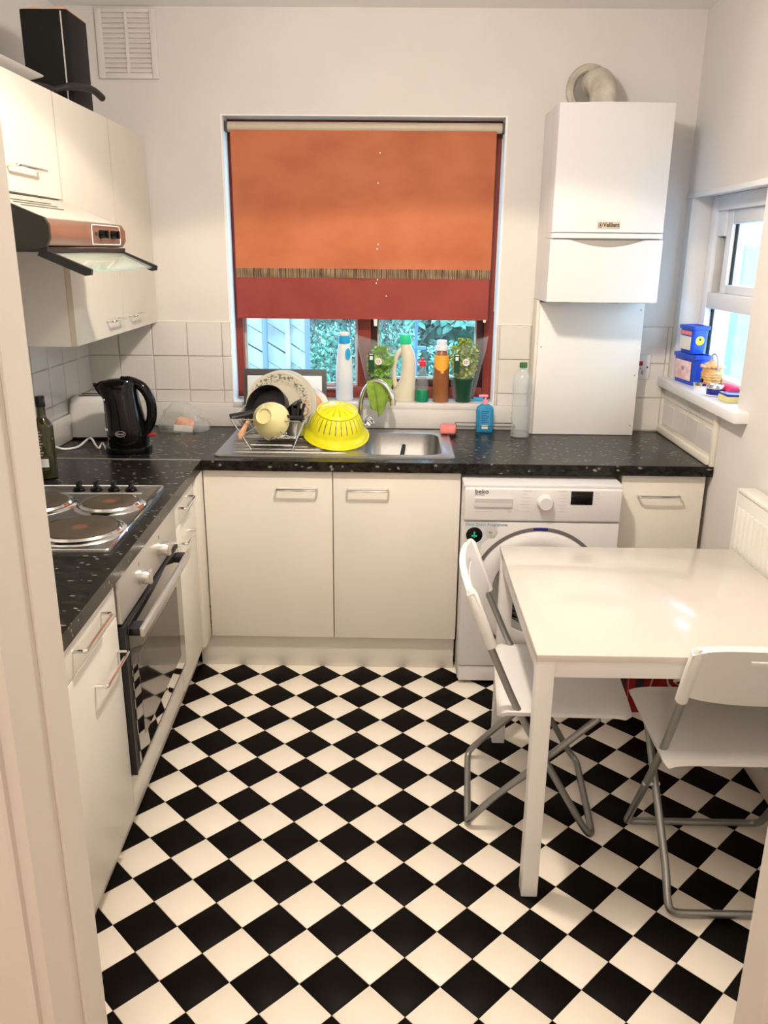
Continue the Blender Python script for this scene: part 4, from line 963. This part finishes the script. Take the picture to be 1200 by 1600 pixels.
# black saucepan, lying on its side
t = thing('saucepan', 'black non-stick pan propped on its side behind the yellow bowl', 'pan', (-.375, -.395, .97))
Rp = Euler((1.05, -.35, -.15)).to_matrix()
obj('pan_body', B().lathe([(.001, 0), (.078, 0), (.086, .008), (.090, .058), (.087, .058), (.082, .01), (.001, .006)], (-.372, -.345, 1.052), 36, Rp), M_blackm, t)
obj('handle', B().tube([(-.415, -.44, 1.065), (-.46, -.47, 1.055), (-.515, -.50, 1.048)], [.012, .014, .016], 10, flat=.6), M_blackm, t)
b = B().lathe([(.001, .0), (.027, .0), (.029, -.006), (.033, -.008), (.038, .002), (.060, .018), (.074, .050), (.077, .075), (.074, .075), (.056, .022), (.001, .008)], (0, 0, 0), 44)
# bowl faces away: foot ring towards the camera
me = mesh_of(b, 'bowl', M_bowl); o = bpy.data.objects.new('serving_bowl', me); COL.objects.link(o)
o.rotation_euler = Vector((-.27, -.86, .42)).to_track_quat('-Z', 'Y').to_euler(); o.location = (-.370, -.545, 1.062); WM[o.name] = Matrix.Identity(4)
props(o, 'pale yellow bowl propped in the rack with its foot ring facing out', 'bowl')
obj('wooden_spoon', B().tube([(-.44, -.500, 1.040), (-.458, -.520, 1.005), (-.470, -.53, .980), (-.468, -.53, .968)], [.007, .012, .018, .013], 12, flat=.5), M_wood, label='wooden spoon hanging out of the left side of the rack', cat='spoon')
t = thing('ladle', 'black plastic ladle laid across the top of the rack', 'utensil', (-.27, -.40, 1.03))
obj('scoop', B().lathe([(.004, 0), (.022, .004), (.033, .018), (.037, .034), (.034, .034), (.03, .02), (.001, .008)], (-.272, -.43, 1.040), 24, Euler((.9, .5, 0)).to_matrix()), M_black, t)
obj('handle', B().tube([(-.285, -.42, 1.075), (-.262, -.41, 1.090), (-.238, -.40, 1.100)], [.007, .009, .010], 8), M_blackm, t)
t = thing('cutlery_pot', 'small steel cutlery pot at the right end of the dish rack', 'pot', (-.258, -.44, .967))
obj('body', B().lathe([(.034, 0), (.036, .003), (.041, .062), (.042, .064), (.039, .064), (.034, .006), (.001, .005)], (-.258, -.45, .968), 28), M_steel, t)
for k, (dx, dz, lean, r) in enumerate(((-.02, .118, -.01, .0045), (-.004, .130, .004, .0075), (.012, .122, .008, .006), (.022, .085, .03, .004))):
    obj('kitchen_utensil', B().tube([(-.258+dx*.4, -.45, .976), (-.250+dx, -.445, 1.03), (-.242+dx+lean, -.44, .975+dz)], [.003, r, r], 8), M_blackm if k < 3 else M_satin,
        label=('thin black handle standing leftmost in the cutlery pot', 'thick black handle standing in the middle of the cutlery pot', 'black handle just right of the thick one in the cutlery pot', 'steel cutlery handle leaning right in the cutlery pot')[k], cat='utensil')
obj('spatula', B().tube([(-.30, -.50, 1.060), (-.262, -.515, 1.052), (-.215, -.53, 1.056)], [.006, .008, .011], 8, flat=.5), M_blackm, label='black spatula lying across the right front edge of the rack', cat='utensil')

# ---- colander: yellow, upside down, tilted
t = thing('colander', 'bright yellow plastic colander upside down on the drainer', 'colander', (-.098, -.345, .92))
CM = Matrix.Translation((-.098, -.378, .957)) @ Matrix.Rotation(.30, 4, 'X') @ Matrix.Rotation(.08, 4, 'Y') @ Matrix.Diagonal((.97, .97, 1.12, 1))
NS = 168
pr_ = [(.140, .004), (.137, .012), (.124, .020), (.119, .034), (.115, .048), (.108, .064), (.097, .082), (.088, .093), (.080, .100), (.070, .106), (.055, .111), (.040, .114), (.022, .116), (.0165, .1165)]
def dome(u, v):
    k = v*(len(pr_)-1); i = min(int(k+1e-6), len(pr_)-2); f = k-i
    r = pr_[i][0]*(1-f)+pr_[i+1][0]*f; z = pr_[i][1]*(1-f)+pr_[i+1][1]*f; a = u*2*PI
    return CM @ Vector((r*math.cos(a), r*math.sin(a), z))
def skp(i, j): return (j in (4, 5, 6) and i % 6 == 0) or (j in (9, 10, 11) and i % 12 == 0)
obj('bowl', B().sheet(dome, NS, len(pr_)-1, .0022, skip=skp), M_yellow, t)
obj('rim', B().tube([CM @ Vector((.141*math.cos(2*PI*k/60), .141*math.sin(2*PI*k/60), .003)) for k in range(60)], .0035, 8, True), M_yellow, t)
obj('foot_ring', B().tube([CM @ Vector((.085*math.cos(2*PI*k/60), .085*math.sin(2*PI*k/60), .0985)) for k in range(60)], .003, 8, True), M_yellow, t)
obj('boss', B().lathe([(.017, .115), (.015, .119), (.001, .1185)], (0, 0, 0), 20), M_yellow, t).data.transform(WM['colander'] @ Matrix.Identity(4))
bo = t.children[-1]
for o in t.children:
    if o.name.startswith('boss'): o.data.transform(WM[t.name].inverted() @ CM)

# ================================================================== SIDE SILL
RZ = 1.1655
def tub(label, loc, rz, lx, ly, h, taper, lidc=False):
    t = thing('tablet_tub', label, 'tub', loc, rz)
    b = B().loft([rrect(-lx*taper, lx*taper, -ly*taper, ly*taper, .012, 0, 3), rrect(-lx, lx, -ly, ly, .012, h*.86, 3), rrect(-lx-.005, lx+.005, -ly-.005, ly+.005, .012, h*.87, 3), rrect(-lx-.005, lx+.005, -ly-.005, ly+.005, .012, h, 3), rrect(-lx+.004, lx-.004, -ly+.004, ly-.004, .010, h*1.0, 3), rrect(-lx+.004, lx-.004, -ly+.004, ly-.004, .010, h*.96, 3)])
    obj('tub_body', b, M_blue, t, local=True); return t
t1 = tub('large blue tub with a pink picture label, bottom of the stack on the side sill', (1.418, -.205, RZ), .12, .038, .098, .125, .90)
obj('picture_label', B().box(-.0395, -.0385, -.075, .080, .018, .098, .0004, M=Matrix.Rotation(-.03, 4, 'Y')), noisy('pink_picture', (.75, .38, .40), (.85, .75, .78), 22, .4), t1, local=True)
obj('label_disc', B().lathe([(.022, 0), (.022, .001)], (-.0395, .00, .066), 24, Matrix.Rotation(-PI/2, 3, 'Y')), M_paper, t1, local=True)
obj('label_core', B().lathe([(.013, 0), (.013, .001)], (-.0407, -.002, .066), 20, Matrix.Rotation(-PI/2, 3, 'Y')), M_grey, t1, local=True)
t2 = tub('smaller blue tub with a yellow disc, top of the stack on the side sill', (1.420, -.180, RZ+.1255), .12, .036, .060, .115, .86)
obj('data_label', B().box(-.0365, -.0355, -.050, .050, .015, .070), M_paper, t2, local=True)
obj('data_label', B().box(-.0375, -.0362, -.050, .050, .076, .092), M_pink, t2, local=True)
obj('yellow_disc', B().lathe([(.019, 0), (.019, .001)], (.0, -.0575, .055), 24, Matrix.Rotation(PI/2+.09, 3, 'X')), M_yellow, t2, local=True)
obj('disc_mark', B().lathe([(.005, 0), (.005, .001)], (.0, -.0590, .060), 12, Matrix.Rotation(PI/2, 3, 'X')), M_ink, t2, local=True)
t = thing('wicker_basket', 'tan woven lidded basket pot with an arched handle on the side sill', 'basket', (1.440, -.385, RZ))
obj('body', B().lathe([(.034, 0), (.036, .004), (.040, .04), (.041, .070), (.040, .088)], (0, 0, 0), 28), M_straw, t, local=True)
for k in range(5): obj('woven_band', B().tube([(.0415*math.cos(a*PI/16), .0415*math.sin(a*PI/16), .022+k*.011+.002*math.sin(a*4)) for a in range(32)], .0026, 6, True), M_straw, t, local=True)
obj('lid', B().lathe([(.045, .090), (.047, .094), (.030, .106), (.008, .116), (.006, .122), (.001, .123)], (0, 0, 0), 24), M_straw, t, local=True)
obj('lid_frill', B().tube([(.046*math.cos(a*PI/20), .046*math.sin(a*PI/20), .094+.003*math.sin(a*2.6)) for a in range(40)], .004, 6, True), M_bread, t, local=True)
obj('handle', B().tube([(.002+.0, .050*math.cos(a*PI/14), .085+.058*math.sin(a*PI/14)) for a in range(15)], .0035, 8), mat('mauve_handle', (.45, .38, .45), .5), t, local=True)
obj('black_tag', B().box(-.046, -.040, -.020, .000, .022, .046, .001), M_black, t, local=True)
t = thing('small_tin', 'small white round tin with a shiny lid beside the tubs', 'tin', (1.395, -.405, RZ))
obj('body', B().lathe([(.030, 0), (.030, .018), (.031, .020)], (0, 0, 0), 28), M_paper, t, local=True); obj('lid', B().lathe([(.0325, .0202), (.0325, .030), (.028, .033), (.001, .034)], (0, 0, 0), 28), M_chrome, t, local=True)
t = thing('navy_tin', 'navy blue round tin with a foil top at the front of the side sill', 'tin', (1.402, -.545, RZ))
obj('body', B().lathe([(.034, 0), (.035, .003), (.035, .027), (.0345, .028)], (0, 0, 0), 28), M_navy, t, local=True); obj('foil_top', B().lathe([(.035, .0282), (.034, .034), (.028, .044), (.020, .040), (.001, .046)], (0, 0, 0), 9), M_chrome, t, local=True)
obj('white_band', B().lathe([(.0355, .002), (.0355, .006)], (0, 0, 0), 28), M_paper, t, local=True)
t = thing('scouring_sponge', 'pale yellow sponge with a dark scouring side by the near window jamb', 'sponge', (1.415, -.675, RZ))
obj('foam', B().box(-.035, .04, -.045, .045, 0, .024, .003), mat('pale_yellow_foam', (.72, .66, .32), .9), t, local=True); obj('scourer', B().box(-.035, .04, -.045, .045, .0242, .031, .002), M_navy, t, local=True)
obj('pink_cloth', B().box(1.43, 1.465, -.62, -.50, RZ+.0, RZ+.045, .01), mat('pink_cloth', (.70, .05, .16), .8), label='folded pink cloth behind the tins on the side sill', cat='cloth')

# ================================================================== ON TOP OF THE WALL CABINETS
t = thing('storage_carton', 'tall black cardboard carton on top of the wall cabinets', 'box', (-1.05, -.55, 2.1485))
b = B().box(-1.10, -.942, -.735, -.560, 2.1485, 2.440, .003)
obj('carton', b, mat('black_card', (.008, .008, .007), .65, spec=.25), t)
obj('edge_seam', B().box(-.966, -.962, -.7375, -.7350, 2.150, 2.435), M_lightgrey, t)
obj('flap', B().prism([(-1.095, 2.4405), (-1.05, 2.446), (-1.02, 2.4415), (-.95, 2.447), (-.945, 2.4405)], 'y', -.735, -.565), M_wood, t)
t = thing('frying_pan', 'black frying pan with its handle sticking out above the wall cabinets', 'pan', (-1.05, -.92, 2.1485))
obj('pan_body', B().lathe([(.001, 0), (.09, 0), (.105, .035), (.102, .035), (.088, .004), (.001, .004)], (-1.055, -.90, 2.149), 36), M_blackm, t)
obj('handle', B().tube(spath([(-.965, -.86, 2.180), (-.925, -.80, 2.200), (-.895, -.70, 2.208), (-.882, -.635, 2.192)], 5), [.009]*4+[.012]*12, 10), M_blackm, t)
t = thing('oven_dish', 'white shallow oven dish on the wall cabinet nearest the doorway', 'dish', (-1.05, -1.33, 2.1485))
obj('dish', B().loft([rrect(-1.17, -.94, -1.48, -1.14, .04, 2.1485, 4), rrect(-1.19, -.885, -1.52, -1.09, .05, 2.172, 4), rrect(-1.186, -.889, -1.516, -1.094, .05, 2.174, 4), rrect(-1.16, -.95, -1.47, -1.15, .04, 2.154, 4)]), M_gloss, t)

# ================================================================== RADIATOR
t = thing('radiator', 'cream panel radiator with vertical ribs on the right wall behind the table', 'radiator', (1.34, -1.75, .35))
ry0, ry1, rz0, rz1 = -2.35, -1.075, .36, .925
obj('panel', B().box(1.318, 1.330, ry0, ry1, rz0, rz1, .004), M_white, t)
obj('top_grille', B().box(1.316, 1.378, ry0, ry1, rz1+.001, rz1+.014, .004), M_white, t)
obj('side_cover', B().box(1.318, 1.376, ry1, ry1+.008, rz0, rz1+.010, .002), M_white, t)
for k in range(36):
    y = ry1-.022-k*.035
    obj('rib', B().prism([(1.318, y), (1.311, y-.005), (1.311, y-.015), (1.318, y-.020)], 'z', rz0+.03, rz1-.045), M_white, t)
obj('valve', B().cyl((1.345, ry1-.02, .0), (1.345, ry1-.02, .36), .0075), M_chrome, t)

# ================================================================== TABLE
t = thing('dining_table', 'small square white laminate table with square metal legs', 'table', (.915, -1.53, 0), -.004)
tx0, tx1, ty0, ty1 = .513, 1.303, -1.936, -1.136
M_tab = noisy('white_table_laminate', (.66, .61, .55), (.68, .63, .57), 3, .22, coat=.5)
obj('tabletop', B().box(tx0, tx1, ty0, ty1, .722, .740, .0015), M_tab, t)
fr_ = B()
for a in ((tx0+.045, tx1-.045, ty0+.012, ty0+.030), (tx0+.045, tx1-.045, ty1-.030, ty1-.012), (tx0+.006, tx0+.024, ty0+.05, ty1-.05), (tx1-.024, tx1-.006, ty0+.05, ty1-.05)):
    fr_.box(*a, .672, .7215, .002)
obj('apron', fr_, M_plastic, t)
for x in (tx0+.003, tx1-.048):
    for y in (ty0+.004, ty1-.049): obj('leg', B().box(x, x+.045, y, y+.045, 0, .7215, .003), M_plastic, t)

# ================================================================== FOLDING CHAIRS (local: +y forward)
def chair(label, loc, rz):
    t = thing('folding_chair', label, 'chair', loc, rz, )
    W = .205; r = .0108
    # back frame: front feet bar, up and back to the backrest
    sd = lambda s, yz: [(s*W, y, z) for y, z in yz]
    prof = [(-.207, .775), (-.195, .74), (-.155, .63), (-.085, .47), (-.055, .41), (.03, .255), (.160, .030)]
    L_ = sd(-1, prof); R_ = sd(1, prof)
    path = fillet(L_+[(-W+.012, .182, r), (W-.012, .182, r)]+R_[::-1], .035, 4)
    obj('back_frame', B().tube(path, r, 10), M_tube, t, local=True)
    W2 = W-.024
    path = fillet([(-W2, .170, .405), (-W2, .03, .262), (-W2-.0, -.13, .10), (-W2-.006, -.190, .030), (-W2+.01, -.195, r), (W2-.01, -.195, r), (W2+.006, -.190, .030), (W2, -.13, .10), (W2, .03, .262), (W2, .170, .405)], .035, 4)
    obj('leg_frame', B().tube(path, r, 10), M_tube, t, local=True)
    for s in (-1, 1): obj('pivot', B().cyl((s*(W2-.012), .025, .258), (s*(W+.012), .025, .258), .007, n=10), M_satin, t, local=True)
    obj('cross_rail', B().tube([(-W2, .168, .402), (W2, .168, .402)], .009, 8), M_tube, t, local=True)
    obj('cross_rail', B().tube([(-W, -.060, .412), (W, -.060, .412)], .008, 8), M_tube, t, local=True)
    # seat: shallow moulded panel with rolled edge
    def seat(u, v):
        x = (u-.5)*2; v = .5-.5*math.cos(PI*v); y = -.125+.385*v; hw = .221-.004*v
        z = .440+.010*v-.010*(1-x*x)*math.sin(PI*min(1, v*1.1))-.014*max(0, (v-.86)/.14)**2-.020*max(0, (.08-v)/.08)**2
        k = 1-.09*max(0, (v-.92)/.08)**3-.07*max(0, (.07-v)/.07)**3
        return (x*hw*k, y, z-.010*abs(x)**10)
    obj('seat', B().sheet(seat, 24, 28, .014), M_plastic, t, local=True)
    # backrest: curved plate with a hand slot
    def rest(u, v):
        x = (u-.5)*2; z = .640+.165*v+.012*(1-x*x)*(v-.5); y = -.158-.062*v-.026*(1-x*x)-.004
        return (x*.222, y, z-.018*abs(x)**6*v+.012*abs(x)**6*(1-v))
    NU, NV = 40, 12
    obj('backrest', B().sheet(rest, NU, NV, .019, skip=lambda i, j: 12 <= i < 28 and j == 9), M_plastic, t, local=True)
    for s in (-1, 1):
        obj('tube_socket', B().tube([(s*.207, -.150, .628), (s*.208, -.188, .722), (s*.206, -.214, .790), (s*.205, -.217, .803)], [.016, .017, .016, .008], 12), M_plastic, t, local=True)
    return t
c1 = chair('white folding chair on the left of the table with its back to the cabinets', (.600, -1.478, 0), -PI/2-.08)
c2 = dup(c1, (1.085, -1.797, 0), 0, 'white folding chair nearest the camera with its back to the doorway')

# ================================================================== RED BAG
t = thing('shopping_bag', 'red shopping bag with white script lettering under the table', 'bag', (1.16, -.93, 0))
def bag_ring(z, k): 
    return [(1.18+(x-1.18)*k+.006*math.sin(z*40+i), y, z) for i, (x, y, _) in enumerate(rrect(1.015, 1.345, -1.04, -.86, .03, 0, 5))]
obj('bag_body', B().loft([bag_ring(0, .92), bag_ring(.05, 1), bag_ring(.18, 1.0), bag_ring(.30, .97), bag_ring(.36, .95)], cap1=False), M_red, t)
obj('script_stroke', B().tube(spath([(1.135, -1.046, .10), (1.150, -1.048, .17), (1.175, -1.046, .235), (1.190, -1.046, .245)], 5), [.006]*16, 6, flat=.4), M_paper, t)
obj('script_stroke', B().tube(spath([(1.235, -1.046, .10), (1.205, -1.048, .13), (1.200, -1.048, .175), (1.225, -1.048, .205), (1.255, -1.048, .19), (1.250, -1.048, .15), (1.225, -1.048, .14), (1.27, -1.048, .115), (1.30, -1.048, .12)], 5), .006, 6, flat=.4), M_paper, t)
t.location.y += .085
obj('dark_patch', B().box(1.085, 1.115, -1.0445, -1.0405, .09, .24, .002).box(1.025, 1.045, -1.0445, -1.0405, .02, .30, .002), M_ink, t)
obj('lining_edge', B().tube([(1.045, -1.044, .29), (1.053, -1.044, .18), (1.058, -1.044, .06)], .002, 5), M_pink, t)

# ================================================================== CEILING LAMP (above the frame)
t = thing('ceiling_light', 'round ceiling light fitting above the middle of the room', 'lamp', (.12, -1.68, 2.54))
obj('base', B().lathe([(.07, 2.60), (.07, 2.631), (.06, 2.6315)], (.12, -1.68, 0), 28), M_gloss, t)
em = bpy.data.materials.new('lamp_glow'); em.use_nodes = True; p = em.node_tree.nodes['Principled BSDF']
p.inputs['Emission Color'].default_value = (1, .85, .66, 1); p.inputs['Emission Strength'].default_value = 12
obj('bulb', B().lathe([(.02, 2.60), (.035, 2.59), (.035, 2.575), (.001, 2.565)], (.12, -1.68, 0), 20, cap0=False), em, t)

obj('paper_scrap', B().box(.0, .018, .0, .008, 0, .002, 0, M=Matrix.Translation((-.40, -.648, .0005)) @ Matrix.Rotation(.4, 4, 'Z')), M_paper, label='tiny white paper scrap on a black tile in front of the sink cabinet', cat='scrap')
